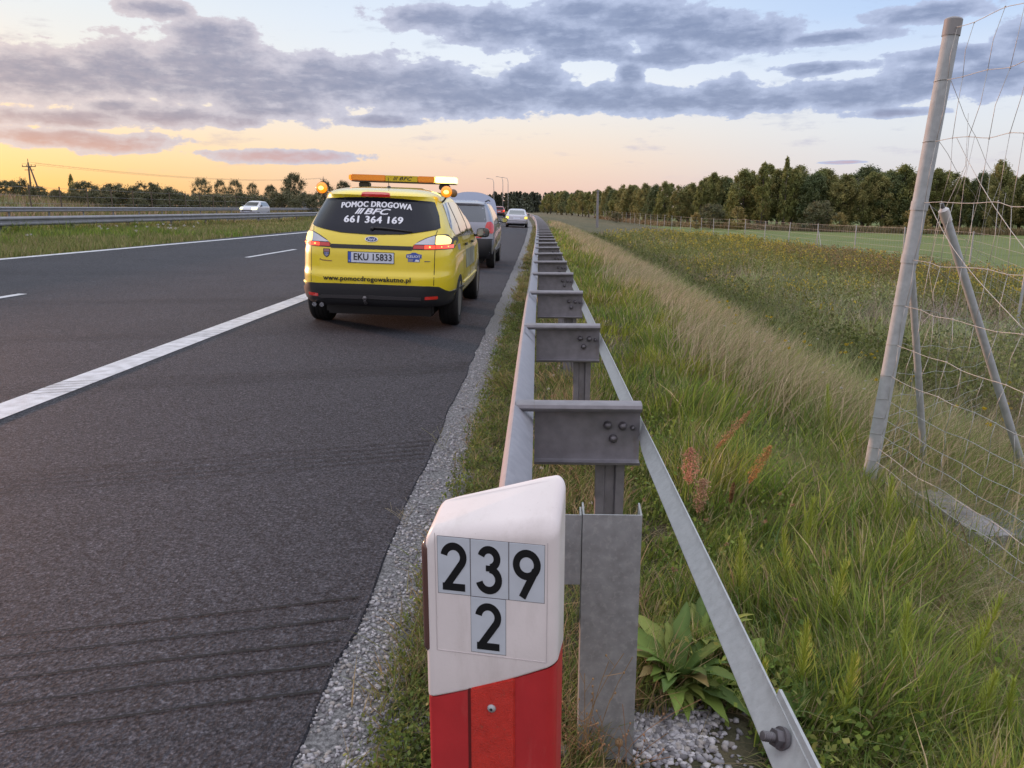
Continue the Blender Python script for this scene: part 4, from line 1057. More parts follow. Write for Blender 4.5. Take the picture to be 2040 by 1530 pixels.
def mk(pts, sg): return [(x * sg, z) for x, z in (pts if sg > 0 else pts[::-1])]
def silver_car():
    p = dict(z=[.25, .34, .45, .60, .75, .88, .98, 1.06, 1.16, 1.28, 1.40, 1.48, 1.53, 1.57, 1.60],
             w=[.76, .82, .855, .87, .872, .868, .85, .83, .80, .755, .70, .66, .63, .54, .34],
             yr=[.12, .03, .0, .0, .03, .045, .06, .08, .12, .17, .23, .26, .24, .38, .9],
             yf=[3.80, 3.96, 4.04, 4.06, 4.02, 3.90, 3.50, 3.20, 3.05, 2.85, 2.62, 2.42, 2.25, 1.95, 1.6],
             belt=1.03, wr=.325, tx=.745, rwy=.72, fwy=3.2, tw=.20, rx=.26, ry=.34, bow=.05)
    sil = mat('silver_paint', (.27, .28, .33), .32, .35, coat=.9)
    c = Car('broken_down_car', road_pose(-1.94, 18.35), 0, .033, p, sil); g = c.root
    tag(g, 'silver hatchback with its bonnet raised, standing just ahead of the yellow van', 'car')
    c.wheels(5)
    c.patch('rear_window', 'rear', [(-.66, 1.10), (-.585, 1.46), (.585, 1.46), (.66, 1.10)], M['lowglass'], off=.005, step=.07, rnd=.04)
    V_, f = uvs((.30, .75, 1.26), .12, (1, .5, 1.1)); MB().add(V_, f).build('head_restraint', M['black'], g, smooth=True)
    for sg in (-1, 1):
        lp = c.patch('tail_lamp', 'rear', mk([(.625, .86), (.80, .84), (.825, .92), (.80, 1.06), (.74, 1.12), (.66, 1.10), (.63, 1.0)], sg), M['redlens'], off=.012, step=.04, rnd=.03)
        c.patch('lamp_bulb', 'rear', mk([(.64, .88), (.69, .87), (.70, .92), (.65, .93)], sg), M['redhot'], off=.016, step=.03, parent=lp)
        nm = 'right' if sg > 0 else 'left'
        c.patch('side_windows', nm, [(.55, 1.12), (2.75, 1.08), (3.0, 1.09), (2.55, 1.38), (2.1, 1.47), (.75, 1.47)], M['sideglass'], off=.004, step=.12)
        c.patch('sill_trim', nm, [(1.1, .26), (2.8, .26), (2.8, .42), (1.1, .42)], M['black'], off=.010, step=.15)
        c.patch('door_handle', nm, [(1.4, .93), (1.55, .93), (1.55, .955), (1.4, .955)], M['chrome'], off=.02, step=.05)
        c.mirror(2.72, 1.13, sg, w_=.20)
        MB().tube([(sg * .60, .5, 1.575), (sg * .62, 1.2, 1.62), (sg * .60, 2.0, 1.60)], .016, 8).build('roof_rail', M['black'], g, smooth=True)
        c.patch('headlight', 'front', [(sg * .45, .68), (sg * .76, .72), (sg * .78, .84), (sg * .55, .84)], M['clearlens'], off=.006, step=.06)
    c.patch('lower_bumper', 'rear', [(-.86, .32), (.86, .32), (.86, .68), (.80, .72), (-.80, .72), (-.86, .68)], M['black'], off=.014, step=.08, depth=.03)
    c.patch('bumper_reflector', 'rear', [(.12, .735), (.55, .735), (.55, .765), (.12, .765)], M['redlens'], off=.012, step=.05)
    c.patch('rear_spoiler_gap', 'rear', [(-.58, 1.465), (.58, 1.465), (.58, 1.49), (-.58, 1.49)], M['black'], off=.006, step=.06)
    c.patch('number_plate', 'rear', [(-.26, .78), (.26, .78), (.26, .89), (-.26, .89)], M['plate_white'], off=.014, step=.06)
    c.patch('windscreen', 'front', [(-.62, 1.08), (.62, 1.08), (.56, 1.42), (-.56, 1.42)], M['lowglass'], off=.005, step=.1)
    # raised bonnet, hinged at the windscreen
    hb = MB(); n = 22; V_ = []
    for th, off in ((0, 0), (1, .025)):
        for j in range(12):
            t = j / 11
            for i in range(n + 1):
                u = i / n * 2 - 1
                hw = .74 - .10 * t ** 3
                le = .94 * (1 - .22 * abs(u) ** 2.6)
                L_ = t * le
                bul = .05 * (1 - u * u) * math.sin(t * math.pi * .8)
                a = R(62)
                V_.append((u * hw, 3.02 + L_ * math.cos(a) - bul * math.sin(a) + off * math.sin(a), 1.00 + L_ * math.sin(a) + bul * math.cos(a) - off * math.cos(a)))
    k = n + 1; s_ = 12 * k; f = []
    for o_ in (0, s_):
        f += [(o_ + j * k + i, o_ + j * k + i + 1, o_ + (j + 1) * k + i + 1, o_ + (j + 1) * k + i) for j in range(11) for i in range(n)]
    f += [(j * k, (j + 1) * k, s_ + (j + 1) * k, s_ + j * k) for j in range(11)] + [(j * k + n, (j + 1) * k + n, s_ + (j + 1) * k + n, s_ + j * k + n) for j in range(11)]
    f += [(11 * k + i, 11 * k + i + 1, s_ + 11 * k + i + 1, s_ + 11 * k + i) for i in range(n)] + [(i, i + 1, s_ + i + 1, s_ + i) for i in range(n)]
    hb.add(V_, f); tag(hb.build('bonnet', mat('bonnet_paint', (.26, .30, .40), .35, .2, coat=.7), g, smooth=True, sharp=40), 'bonnet propped fully open')
silver_car()

saloon = dict(z=[.22, .30, .42, .55, .70, .82, .90, .96, 1.02, 1.12, 1.24, 1.33, 1.38, 1.41, 1.43],
              w=[.76, .81, .84, .855, .86, .855, .84, .82, .78, .735, .68, .64, .60, .50, .32],
              yr=[.12, .03, .0, .0, .03, .05, .08, .16, .42, .62, .85, 1.05, 1.2, 1.45, 1.8],
              yf=[4.1, 4.25, 4.33, 4.35, 4.28, 4.1, 3.7, 3.35, 3.15, 2.95, 2.72, 2.5, 2.35, 2.2, 2.0],
              belt=.93, wr=.30, tx=.74, rwy=.85, fwy=3.45, tw=.19, rx=.24, ry=.3, bow=.05)
def white_car():
    c = Car('saloon_car', (-1.78 , 60.3, road_z(-1.6) - .02), R(1.0), .033, saloon, mat('pale_silver_paint', (.50, .50, .56), .35, .2, coat=.8)); g = c.root
    tag(g, 'pale silver saloon with lit amber lamps on the emergency lane, farthest parked car', 'car')
    c.wheels(5)
    c.patch('rear_window', 'rear', [(-.62, .99), (.62, .99), (.55, 1.30), (-.55, 1.30)], M['lowglass'], off=.01, step=.1, rnd=.03)
    for sg in (-1, 1):
        lp = c.patch('tail_lamp', 'rear', mk([(.58, .66), (.82, .66), (.82, .86), (.62, .86)], sg), mat('dull_lamp', (.35, .28, .06), .3, emit=(1, .75, .1), es=.5), off=.012, step=.06)
        c.patch('lamp_bulb', 'rear', mk([(.62, .70), (.78, .70), (.78, .82), (.64, .82)], sg), mat('lit_amber_lamp', (.8, .6, .1), .3, emit=(1, .78, .08), es=2.2), off=.018, step=.05, parent=lp)
        nm = 'right' if sg > 0 else 'left'
        c.patch('side_windows', nm, [(.9, .96), (3.0, .96), (2.55, 1.25), (2.2, 1.31), (1.4, 1.31)], M['sideglass'], off=.004, step=.12)
        c.mirror(2.9, 1.0, sg, w_=.18)
    c.patch('number_plate', 'rear', [(-.26, .66), (.26, .66), (.26, .77), (-.26, .77)], M['plate_white'], off=.014, step=.06)
    c.patch('bumper_gap', 'rear', [(-.82, .52), (.82, .52), (.82, .545), (-.82, .545)], M['black'], off=.01, step=.08)
    c.patch('lower_bumper', 'rear', [(-.82, .24), (.82, .24), (.82, .33), (-.82, .33)], M['black'], off=.014, step=.08)
white_car()
def red_car():
    p = dict(mpv); p = {k: (list(v) if isinstance(v, list) else v) for k, v in p.items()}
    c = Car('hatchback_car', (-6.55, 127, road_z(-6.2)), R(1.5), .033, p, mat('red_paint', (.30, .02, .02), .3, coat=.9)); g = c.root
    tag(g, 'small red car driving away in the right-hand traffic lane far ahead', 'car')
    c.wheels(5)
    c.patch('rear_window', 'rear', [(-.70, 1.12), (.70, 1.12), (.62, 1.46), (-.62, 1.46)], M['glass'], off=.01, step=.1)
    c.patch('lower_bumper', 'rear', [(-.88, .30), (.88, .30), (.88, .62), (-.88, .62)], M['black'], off=.014, step=.1)
    for sg in (-1, 1): c.patch('tail_lamp', 'rear', mk([(.60, .80), (.86, .80), (.86, 1.10), (.66, 1.10)], sg), M['redlit'], off=.012, step=.08)
    c.patch('number_plate', 'rear', [(-.26, .78), (.26, .78), (.26, .89), (-.26, .89)], M['plate_white'], off=.014, step=.1)
red_car()
def oncoming_car():
    p = {k: (list(v) if isinstance(v, list) else v) for k, v in saloon.items()}
    p['yr'] = [.12, .03, 0, 0, .02, .04, .05, .07, .10, .18, .30, .42, .6, 1.0, 1.5]
    p['z'] = [v * 1.03 for v in p['z']]; p['belt'] *= 1.03
    X, Y = -27.9, 78.5
    c = Car('oncoming_car', (X, Y, .0305 * (-19.4 + 27.9) + .46), R(180), -.03, p, mat('white_paint', (.62, .62, .66), .35, coat=.8)); g = c.root
    tag(g, 'white car with dazzling headlights coming towards the camera on the far carriageway', 'car')
    c.wheels(5)
    c.patch('windscreen', 'front', [(-.60, 1.0), (.60, 1.0), (.52, 1.34), (-.52, 1.34)], M['glass'], off=.01, step=.1)
    for sg in (-1, 1):
        lp = c.patch('headlight', 'front', [(sg * .46, .66), (sg * .80, .68), (sg * .80, .84), (sg * .50, .82)], M['clearlens'], off=.01, step=.05)
        c.patch('headlight_beam', 'front', [(sg * .42, .64), (sg * .82, .66), (sg * .82, .86), (sg * .44, .84)], mat('headlight_lit', (1, 1, .7), .3, emit=(1, 1, .40), es=1.5), off=.02, step=.05, parent=lp)
        nm = 'right' if sg > 0 else 'left'
        c.patch('side_windows', nm, [(.45, 1.0), (3.0, .99), (2.55, 1.28), (2.2, 1.35), (.75, 1.35)], M['sideglass'], off=.004, step=.12)
        c.mirror(2.9, 1.02, sg, w_=.18)
    c.patch('grille', 'front', [(-.50, .50), (.50, .50), (.50, .60), (-.50, .60)], M['black'], off=.01, step=.08)
    c.patch('number_plate', 'front', [(-.26, .40), (.26, .40), (.26, .51), (-.26, .51)], M['plate_white'], off=.02, step=.06)
oncoming_car()

# ------------------------------------------------------------------ barriers of the other side, fences, poles
def wbarrier(name, X0, zb_, y0, y1, sp, label, face, hgt=.75, off0=0, maxp=60):
    g = empty(name, (0, 0, 0)); tag(g, label, 'guardrail')
    pr = [(0, hgt), (.06, hgt - .03), (.08, hgt - .06), (.08, hgt - .09), (.02, hgt - .13), (.02, hgt - .18), (.08, hgt - .22), (.08, hgt - .26), (.06, hgt - .29), (0, hgt - .31)]
    pr = [(face * x, z) for x, z in pr]; pr += [(x - face * .004, z) for x, z in pr[::-1]]
    yl = np.linspace(y0, y1, 90)
    MB().sweep(pr, yl, lambda x, y, z: (float(bend(X0 + x, y)), y, zb_ + z), closed=True).build('beam', M['galv_far'], g, smooth=True, sharp=30)
    if face > 0 and sp == 4:
        MB().sweep([(-x - .16 * face, z) for x, z in pr], yl, lambda x, y, z: (float(bend(X0 + x, y)), y, zb_ + z), closed=True).build('beam', M['galv'], g, smooth=True, sharp=30)
    f0 = None
    for k in range(maxp):
        y = y0 + off0 + sp * k
        if y > y1: break
        if f0 is None: f0 = MB().box((0, 0, hgt / 2 - .22), (.07, .11, hgt + .36), bev=.008).build('post', M['galv_dark'], g); o = f0
        else: o = f0.copy(); COL.objects.link(o); o.parent = g
        o.location = (float(bend(X0 - face * .08, y)), y, zb_); 
    return g
wbarrier('median_guardrail', -17.5, .42, 9, 330, 4, 'double sided steel barrier in the grass median, nearest of the two on the left', 1, .76, 0, 80)
wbarrier('far_guardrail', -32.2, .80, 18, 330, 4, 'steel barrier along the outer edge of the far carriageway', 1.0001, .75, 1, 78)

def fence_post_row():
    g = empty('wildlife_fence', (0, 0, 0)); tag(g, 'tall thin posts and wire of the fence in front of the hedge across the motorway', 'fence')
    f0 = None; pts = []
    for k in range(48):
        y = 45 + 4.05 * k; x = float(bend(-40, y)); z = float(zg(np.array(x), np.array(y)))
        h = 2.3 + .08 * math.sin(k * 2.1)
        if f0 is None: f0 = MB().tube([(0, 0, -.3), (0, 0, 2.3)], .055, 8).build('post', M['wood'], g); o = f0
        else: o = f0.copy(); COL.objects.link(o); o.parent = g
        o.location = (x, y, z); o.rotation_euler = (random.uniform(-.03, .03), random.uniform(-.03, .03), 0); pts.append((x, y, z))
    m_ = MB()
    for h in (.3, .9, 1.5, 2.15): m_.tube([(x, y, z + h) for x, y, z in pts], .012, 3)
    m_.build('wire', M['galv_dark'], g)
fence_post_row()
def field_fence():
    g = empty('field_fence', (0, 0, 0)); tag(g, 'thin steel posts and wires of the fence between the yellow weeds and the green field', 'fence')
    pts = []
    for k in range(40):
        y = 31.5 + 5.72 * k; x = 17.1 - .0009 * max(0, y - 60) ** 1.6; pts.append((x, y))
    pts = [(10.6, 17.3)] + pts; P3 = []
    f0 = None
    for i, (x, y) in enumerate(pts):
        z = float(zg(np.array(x), np.array(y)))
        if f0 is None: f0 = MB().tube([(0, 0, -.4), (0, 0, 1.95)], .030, 10).build('post', M['galv'], g); o = f0
        else: o = f0.copy(); COL.objects.link(o); o.parent = g
        o.location = (x, y, z); o.rotation_euler = (random.uniform(-.02, .02), random.uniform(-.035, .035), 0); P3.append((x, y, z))
    m_ = MB()
    for h in (.1, .3, .5, .75, 1.0, 1.3, 1.6, 1.9): m_.tube([(x, y, z + h + .01 * math.sin(i + h)) for i, (x, y, z) in enumerate(P3)], .0045, 3)
    for i in range(7):
        a, c = np.array(P3[i]), np.array(P3[i + 1])
        for t in np.linspace(0, 1, 20): q_ = a + (c - a) * t; m_.tube([q_ + [0, 0, .05], q_ + [0, 0, 1.9]], .003, 3)
    m_.build('wire_mesh', M['galv'], g)
    x, y, z = P3[4]; MB().tube([(x - .0, y, z + 1.5), (x + .1, y - .9, z - .2)], .02, 8).tube([(x, y, z + 1.5), (x, y + .9, z - .2)], .02, 8).build('brace', M['galv'], g)
field_fence()

def near_fence():
    g = empty('mesh_fence', (1.84, 4.15, -.13)); tag(g, 'leaning steel corner post with two braces and sagging wire mesh at the right', 'fence')
    o0 = np.array([1.84, 4.15, -.13])
    B0 = np.array([1.835, 4.15, -.35]); T0 = np.array([2.024, 4.15, 2.335])
    def onp(z): return B0 + (T0 - B0) * ((z - B0[2]) / (T0[2] - B0[2]))
    pr = .0375
    MB().tube([B0 - o0, onp(1.0) - o0, T0 - o0 - [0, 0, .002]], pr, 24).build('post', M['galv_tube'], g, smooth=True, sharp=50)
    ax = (T0 - B0) / np.linalg.norm(T0 - B0)
    MB().tube([T0 - o0 - ax * .075, T0 - o0, T0 - o0 + ax * .006, T0 - o0 + ax * .012], [pr + .004, pr + .004, pr * .95, pr * .5], 24).build('cap', mat('cap_plastic', (.26, .25, .25), .5), g, smooth=True, sharp=40)
    for z, hh in ((1.445, .045), (1.175, .045)):
        p_ = onp(z) - o0; MB().tube([p_ - ax * hh / 2, p_ + ax * hh / 2], pr + .004, 24).build('clamp', M['galv_tube'], g, smooth=True, sharp=40)
    # braces
    def brace(a, c, r_):
        a, c = np.array(a), np.array(c); d = (c - a) / np.linalg.norm(c - a)
        o = MB().tube([a - o0, c - o0], r_, 16).build('brace', M['galv_tube'], g, smooth=True, sharp=50)
        q_ = a - d * .01 - o0
        MB().tube([q_ - d * .012, q_, q_ + d * .065], [r_ * .6, r_ + .004, r_ + .004], 16).build('brace_cap', mat('brace_cap_alloy', (.55, .53, .52), .4, .3), o, smooth=True, sharp=40)
        MB().tube([q_ - d * .04, q_], .010, 8).build('brace_lug', M['bolt'], o)
    brace((2.085, 4.14, 1.415), (3.05, 4.50, -.40), .0215)
    brace((1.985, 4.23, 1.165), (2.46, 4.66, -.38), .019)
    # knotted mesh from the post towards the camera
    D = np.array([.30, -3.6]) ; rs = np.random.default_rng(11)
    Dn = np.array([.20, -3.6, 0]) / 3.6
    hz = [-.14, -.07, .0, .07, .145, .225, .315, .42, .55, .72, .93, 1.17, 1.46, 1.76, 2.05, 2.29]
    S_ = np.concatenate([np.arange(0, 4.3, .15)])
    def node(i, j):
        s_ = S_[i]; z = hz[j]
        p_ = onp(z) + np.array([.0, -.052, 0]) + Dn * s_
        r1 = math.sin(i * 1.7 + j * .9) * .5 + math.sin(i * .6 - j * 1.3 + 2) * .5
        r2 = math.sin(i * 2.3 - j * .7 + 1) * .6 + math.cos(i * .9 + j * 1.9) * .4
        f_ = min(1, s_ / .3)
        up_ = max(0, (z - .4) / 1.9)
        p_ += f_ * np.array([.012 * r2 - .02 * (1 - up_), .055 * r1 * (.3 + up_) + .05 * math.sin(z * 4 + 1) * up_, .020 * r2 * (.3 + up_) - .03 * up_ * math.sin(min(1, s_ / 3.0) * math.pi)])
        return p_
    m_ = MB()
    for j in range(len(hz)):
        pts = []
        for i in range(len(S_)):
            pts.append(node(i, j) - o0)
        # tie round the post
        c_ = onp(hz[j]) - o0
        ring = [c_ + np.array([-(pr + .002) * math.cos(a), -(pr + .002) * math.sin(a), .004 * math.sin(a)]) for a in np.linspace(-.4, math.pi * .5, 7)]
        rr = .0017
        # smooth with subdivision
        P_ = np.array(pts); t_ = np.arange(len(P_)); tt = np.linspace(0, len(P_) - 1, len(P_) * 3)
        Q = np.stack([np.interp(tt, t_, P_[:, c]) for c in range(3)], 1)
        Q[1:-1] = (Q[:-2] + Q[1:-1] * 2 + Q[2:]) / 4
        m_.tube(np.concatenate([ring, Q]), rr, 5)
    for i in range(0, len(S_)):
        pts = [node(i, j) - o0 for j in range(len(hz))]
        for j in range(len(hz) - 1):
            a, c = pts[j], pts[j + 1]; b_ = (a + c) / 2 + np.array([rs.normal(0, .006), rs.normal(0, .018 * (1 if j > 8 else .3)), 0])
            m_.tube([a, b_, c], .0014, 4)
        for j in range(8, len(hz)):
            V_, f = uvs(pts[j], .0040, n=6); m_.add(V_, f)
    # loose wires crossing where the mesh was cut and twisted
    for (a, c) in (((1, 13), (9, 10)), ((0, 12), (6, 10))):
        p0, p1 = node(*a) - o0, node(*c) - o0
        L_ = [p0 + (p1 - p0) * t + np.array([.02, .02 * math.sin(t * 6), -.05 * math.sin(t * math.pi)]) for t in np.linspace(0, 1, 10)]
        m_.tube(L_, .0016, 5)
    # second run leaving the post behind it, towards the field fence
    for j in range(0, len(hz) - 1):
        a = onp(hz[j]) + np.array([.05, .02, 0]); c = np.array([4.3, 7.4, hz[j] - .55])
        m_.tube([a + (c - a) * t - o0 + np.array([0, 0, -.03 * math.sin(t * math.pi) + .01 * math.sin(t * 20 + j)]) for t in np.linspace(0, 1, 14)], .0014, 4)
    for i in range(1, 7):
        t = i / 7; P_ = []
        for j in range(0, len(hz) - 1):
            a = onp(hz[j]) + np.array([.05, .02, 0]); c = np.array([4.3, 7.4, hz[j] - .55])
            P_.append(a + (c - a) * t - o0 + np.array([rs.normal(0, .02), rs.normal(0, .03), -.03 * math.sin(t * math.pi)]))
        m_.tube(P_, .0013, 4)
    m_.build('wire_mesh', mat('fence_wire', (.42, .42, .40), .5, .4), g, smooth=True)
    # fine amphibian netting along the foot
    f_ = MB(); n_s, n_z = 150, 24; stp = 2.7 / n_s
    def nn(i, j):
        s_ = i * stp; z = -.36 + j * .0135
        return onp(z) + np.array([-.03, -.06, 0]) + Dn * s_ + np.array([.02 * math.sin(s_ * 6 + j * .1), 0, .012 * math.sin(s_ * 5)]) - o0
    for j in range(n_z): f_.tube([nn(i, j) for i in range(0, n_s, 3)], .0013, 3, cap=False)
    for i in range(0, n_s): f_.tube([nn(i, j) for j in range(0, n_z, 4)] + [nn(i, n_z - 1)], .0013, 3, cap=False)
    f_.build('fine_netting', mat('netting_wire', (.50, .46, .42), .6, .2), g)
near_fence()

def lump(name, c, d, label, cat, seed, m_=M['concrete'], rot=0):
    bm = bmesh.new(); bmesh.ops.create_cube(bm, size=1); bmesh.ops.subdivide_edges(bm, edges=bm.edges[:], cuts=5, use_grid_fill=True)
    r_ = random.Random(seed)
    for v in bm.verts:
        l = v.co.length; v.co = v.co * (1 - .22 * max(0, l - .5)) 
        v.co += Vector((r_.uniform(-1, 1), r_.uniform(-1, 1), r_.uniform(-1, 1))) * .025
        v.co = Vector((v.co.x * d[0], v.co.y * d[1], v.co.z * d[2]))
    me = bpy.data.meshes.new(name); bm.to_mesh(me); bm.free(); me.materials.append(m_)
    o = link(name, me); o.location = c; o.rotation_euler = (0, 0, rot); return tag(o, label, cat)
lump('footing', (2.12, 3.70, -.165), (.18, .62, .24), 'rough broken concrete footing lying under the mesh beside the fence post', 'concrete block', 1, rot=.1)
lump('stone_slab', (2.50, 3.72, -.24), (.50, .35, .26), 'grey bluish concrete slab lying in the grass behind the fence brace', 'concrete slab', 2, mat('blue_grey_concrete', (.19, .22, .24), .8, var=.2, scale=8), .3)

def a_pole(name, x, y, h, label):
    z = float(zg(np.array(float(x)), np.array(float(y)))); g = empty(name, (x, y, z)); tag(g, label, 'power pole')
    MB().tube([(-.2, 0, -.3), (-.05, 0, h)], [.16, .10], 10).tube([(1.7, 0, -.3), (.1, 0, h * .93)], [.15, .09], 10).build('legs', M['wood'], g, smooth=True)
    m_ = MB().box((0, 0, h - .55), (1.9, .10, .10)).box((0, 0, h - 1.0), (1.3, .08, .08)); m_.build('crossarm', M['wood'], g)
    q_ = MB()
    for xx in (-.9, -.3, .35, .9): q_.tube([(xx, 0, h - .5), (xx, 0, h - .28)], [.05, .03], 8)
    q_.tube([(-.05, 0, h), (-.05, 0, h + .5)], [.05, .03], 8); q_.build('insulator', M['black'], g)
    return g
a_pole('power_pole', -70, 107, 6.4, 'wooden A shaped power pole against the orange sky at the far left')
a_pole('power_pole', -62, 226, 9.0, 'distant wooden power pole showing above the trees beside the left beacon')
b = MB()
for dx, dz in ((-.9, 0), (.9, 0), (.3, .15)):
    p0, p1 = np.array([-70 + dx, 107, 7.5 + dz]), np.array([-62 + dx, 226, 10.0 + dz])
    b.tube([p0 + (p1 - p0) * t - [0, 0, 1.3 * 4 * t * (1 - t)] for t in np.linspace(0, 1, 30)], .014, 3)
tag(b.build('power_line', M['black']), 'thin overhead wires sagging between the two wooden power poles', 'power line')
def cpole(x, y, h, w_, label, cat='concrete pole', name='concrete_pole'):
    z = float(zg(np.array(float(x)), np.array(float(y)))); m_ = MB()
    V_ = []
    for zz, s_ in ((-.5, 1), (h, .75)):
        for i, j in ((-1, -1), (1, -1), (1, 1), (-1, 1)): V_.append((i * w_ / 2 * s_, j * w_ / 2 * s_, zz))
    m_.add(V_, [(0, 1, 5, 4), (1, 2, 6, 5), (2, 3, 7, 6), (3, 0, 4, 7), (4, 5, 6, 7)]); m_.box((0, 0, h - .15), (w_ * 1.15, w_ * 1.15, .12))
    o = m_.build(name, M['concrete']); o.location = (x, y, z); tag(o, label, cat); return o
cpole(7.9, 108, 5.0, .36, 'pale square concrete pole standing in front of the wood')
cpole(-38.5, 128, 3.2, .5, 'pale concrete post standing behind the far guardrail beside the yellow van')
for i, (x, y, h, lb) in enumerate([(-14.5, 250, 10.5, 'thin street lamp beyond the red car, leftmost of the distant three'), (-12.2, 262, 11.5, 'thin street lamp beyond the red car, middle of the distant three'), (-10.2, 255, 11.0, 'thin street lamp beyond the red car, rightmost of the distant three')]):
    g = empty('street_lamp', (x, y, 0)); tag(g, lb, 'street lamp', 'distant street lamps')
    MB().tube([(0, 0, -.5), (0, 0, h * .9), (-.3, 0, h), (-1.6, 0, h + .25)], [.13, .09, .07, .06], 8).build('pole', M['galv'], g, smooth=True)
    MB().box((-1.9, 0, h + .26), (.8, .3, .14), bev=.03).build('lamp_head', M['galv'], g)

# ------------------------------------------------------------------ trees
LG = {'olive': [(.24, .26, .085), (.31, .31, .11), (.18, .20, .075)], 'dark': [(.12, .155, .075), (.155, .19, .085), (.19, .22, .10)],
      'birch': [(.29, .28, .11), (.37, .33, .13), (.22, .235, .09)], 'grey': [(.15, .155, .085), (.19, .18, .10), (.11, .12, .07)], 'gold': [(.36, .28, .11), (.40, .32, .13), (.25, .22, .09)]}
def leafquads(cent, nrm_up, size, r_):
    n = len(cent)
    a = r_.normal(size=(n, 3)); a /= np.linalg.norm(a, axis=1)[:, None]
    b_ = np.cross(a, r_.normal(size=(n, 3))); b_ /= np.linalg.norm(b_, axis=1)[:, None]
    s_ = size * r_.uniform(.6, 1.4, n)[:, None]
    V_ = np.stack([cent - a * s_ * .5, cent + b_ * s_ * .35, cent + a * s_ * .5, cent - b_ * s_ * .35], 1)
    return V_.reshape(-1, 3)
TREES = {}
def tree_proto(key, h, rad, kind, pal, leaf, nclump, per, seed, base=.2):
    r_ = np.random.default_rng(seed)
    m_ = MB(); th = .035 * h ** .5 * 1.6
    bendx, bendy = r_.normal(0, .02 * h, 2)
    tp = [(bendx * t * t, bendy * t * t, h * .92 * t) for t in np.linspace(0, 1, 8)]; tp[0] = (0, 0, -.4)
    m_.tube(tp, [th * (1 - .85 * t) for t in np.linspace(0, 1, 8)], 7)
    C, Rr = [], []
    for i in range(nclump):
        u = r_.uniform() ** (.8 if kind != 'bush' else .6)
        z = h * (base + (1 - base) * u)
        if kind == 'bush': prof = math.sqrt(max(.05, 1 - ((u - .35) / .7) ** 2))
        elif kind == 'cone': prof = (1 - u) ** .8 + .05
        elif kind == 'round': prof = math.sqrt(max(.03, 1 - (2 * u - 1) ** 2)) * .95 + .08
        else: prof = max(.05, min(1, (u + .2) / .35) * (1.06 - u ** 2.6) ** .8)
        a = r_.uniform(0, 6.28); d = rad * prof * r_.uniform(.25, 1) ** .6
        c = np.array([d * math.cos(a) + bendx * u * u, d * math.sin(a) + bendy * u * u, z])
        C.append(c); Rr.append(rad * r_.uniform(.13, .27) * (.7 + .5 * prof))
        if i % 3 == 0: m_.tube([(bendx * u * u * .7, bendy * u * u * .7, max(.1, z - d * .8)), tuple(c)], [th * .25, th * .08], 4, cap=False)
    trunk = m_.mesh('trunk', True); trunk.materials.append(M['bark'])
    cs, cols = [], []
    pal = LG[pal]
    for c, q_ in zip(C, Rr):
        n = int(per * r_.uniform(.6, 1.4)); g_ = r_.normal(size=(n, 3)); g_ /= np.linalg.norm(g_, axis=1)[:, None]
        rr = np.minimum(np.abs(r_.normal(0, .60, n)), 1.25)[:, None]
        p_ = c + g_ * rr * q_ * (np.array([.9, .9, 1.7]) if kind in ('tall', 'cone') else np.array([1, 1, .95]))
        base_c = np.array(pal[r_.integers(len(pal))]) * r_.uniform(.75, 1.25)
        cs.append(p_); cols.append(base_c * r_.uniform(.75, 1.25, (n, 1)))
    # stray sprigs for an uneven outline
    n = nclump * 14; ix = r_.integers(0, len(C), n)
    sp_ = np.array(C)[ix] + np.clip(r_.normal(size=(n, 3)), -1.5, 1.3) * np.array(Rr)[ix][:, None] * ([.7, .7, 1.3] if kind in ('tall', 'cone') else [.7, .7, .7])
    cs.append(sp_); cols.append(np.array(pal)[r_.integers(len(pal), size=n)])
    P_ = np.concatenate(cs); cc = np.concatenate(cols)
    V_ = leafquads(P_, None, leaf, r_); F_ = np.arange(len(V_)).reshape(-1, 4)
    crown = fastmesh('crown', V_, F_, col=np.repeat(cc, 4, 0), mat=M['leaf'])
    TREES[key] = (trunk, crown, h)
def plant_tree(key, x, y, hh, label, group, name='tree', cat='tree', dz=0, wid=1):
    tr, cr, h = TREES[key]; s_ = hh / h
    z = float(zg(np.array(float(x)), np.array(float(y))))
    g = empty(name, (x, y, z + dz), (0, 0, random.uniform(0, 6.28))); g.scale = (s_ * wid, s_ * wid, s_)
    tag(g, label, cat, group); link('trunk', tr, g); link('crown', cr, g); return g
tree_proto('birch1', 10, 1.75, 'tall', 'birch', .155, 110, 190, 1, .12)
tree_proto('birch2', 10, 1.55, 'tall', 'olive', .155, 100, 190, 2, .15)
tree_proto('birch3', 10, 2.0, 'tall', 'birch', .16, 120, 190, 3, .10)
tree_proto('alder', 10, 2.5, 'tall', 'dark', .18, 120, 180, 4, .10)
tree_proto('alder2', 10, 2.3, 'tall', 'olive', .18, 120, 180, 5, .08)
tree_proto('spire', 10, 1.1, 'cone', 'olive', .18, 80, 70, 6, .1)
tree_proto('pine', 10, 2.2, 'round', 'dark', .40, 40, 60, 7, .45)
tree_proto('bush1', 4, 2.4, 'bush', 'grey', .18, 60, 90, 8, .05)
tree_proto('bush2', 4, 2.7, 'bush', 'grey', .20, 60, 90, 9, .03)
tree_proto('bush3', 4, 2.2, 'bush', 'grey', .17, 56, 90, 10, .04)
tree_proto('oak', 8, 4.2, 'round', 'grey', .24, 110, 150, 12, .12)
tree_proto('willow', 8, 3.4, 'round', 'grey', .20, 90, 100, 13, .22)
tree_proto('golden', 4, 1.8, 'round', 'gold', .20, 50, 80, 14, .05)
def D2X(px, D): return (px - 1075) * D / 1532.0
rt = random.Random(5)
WG = 'trees along the front of the wood'
WL = 'mixed leafy tree in the unbroken front row of the wood beyond the green field'
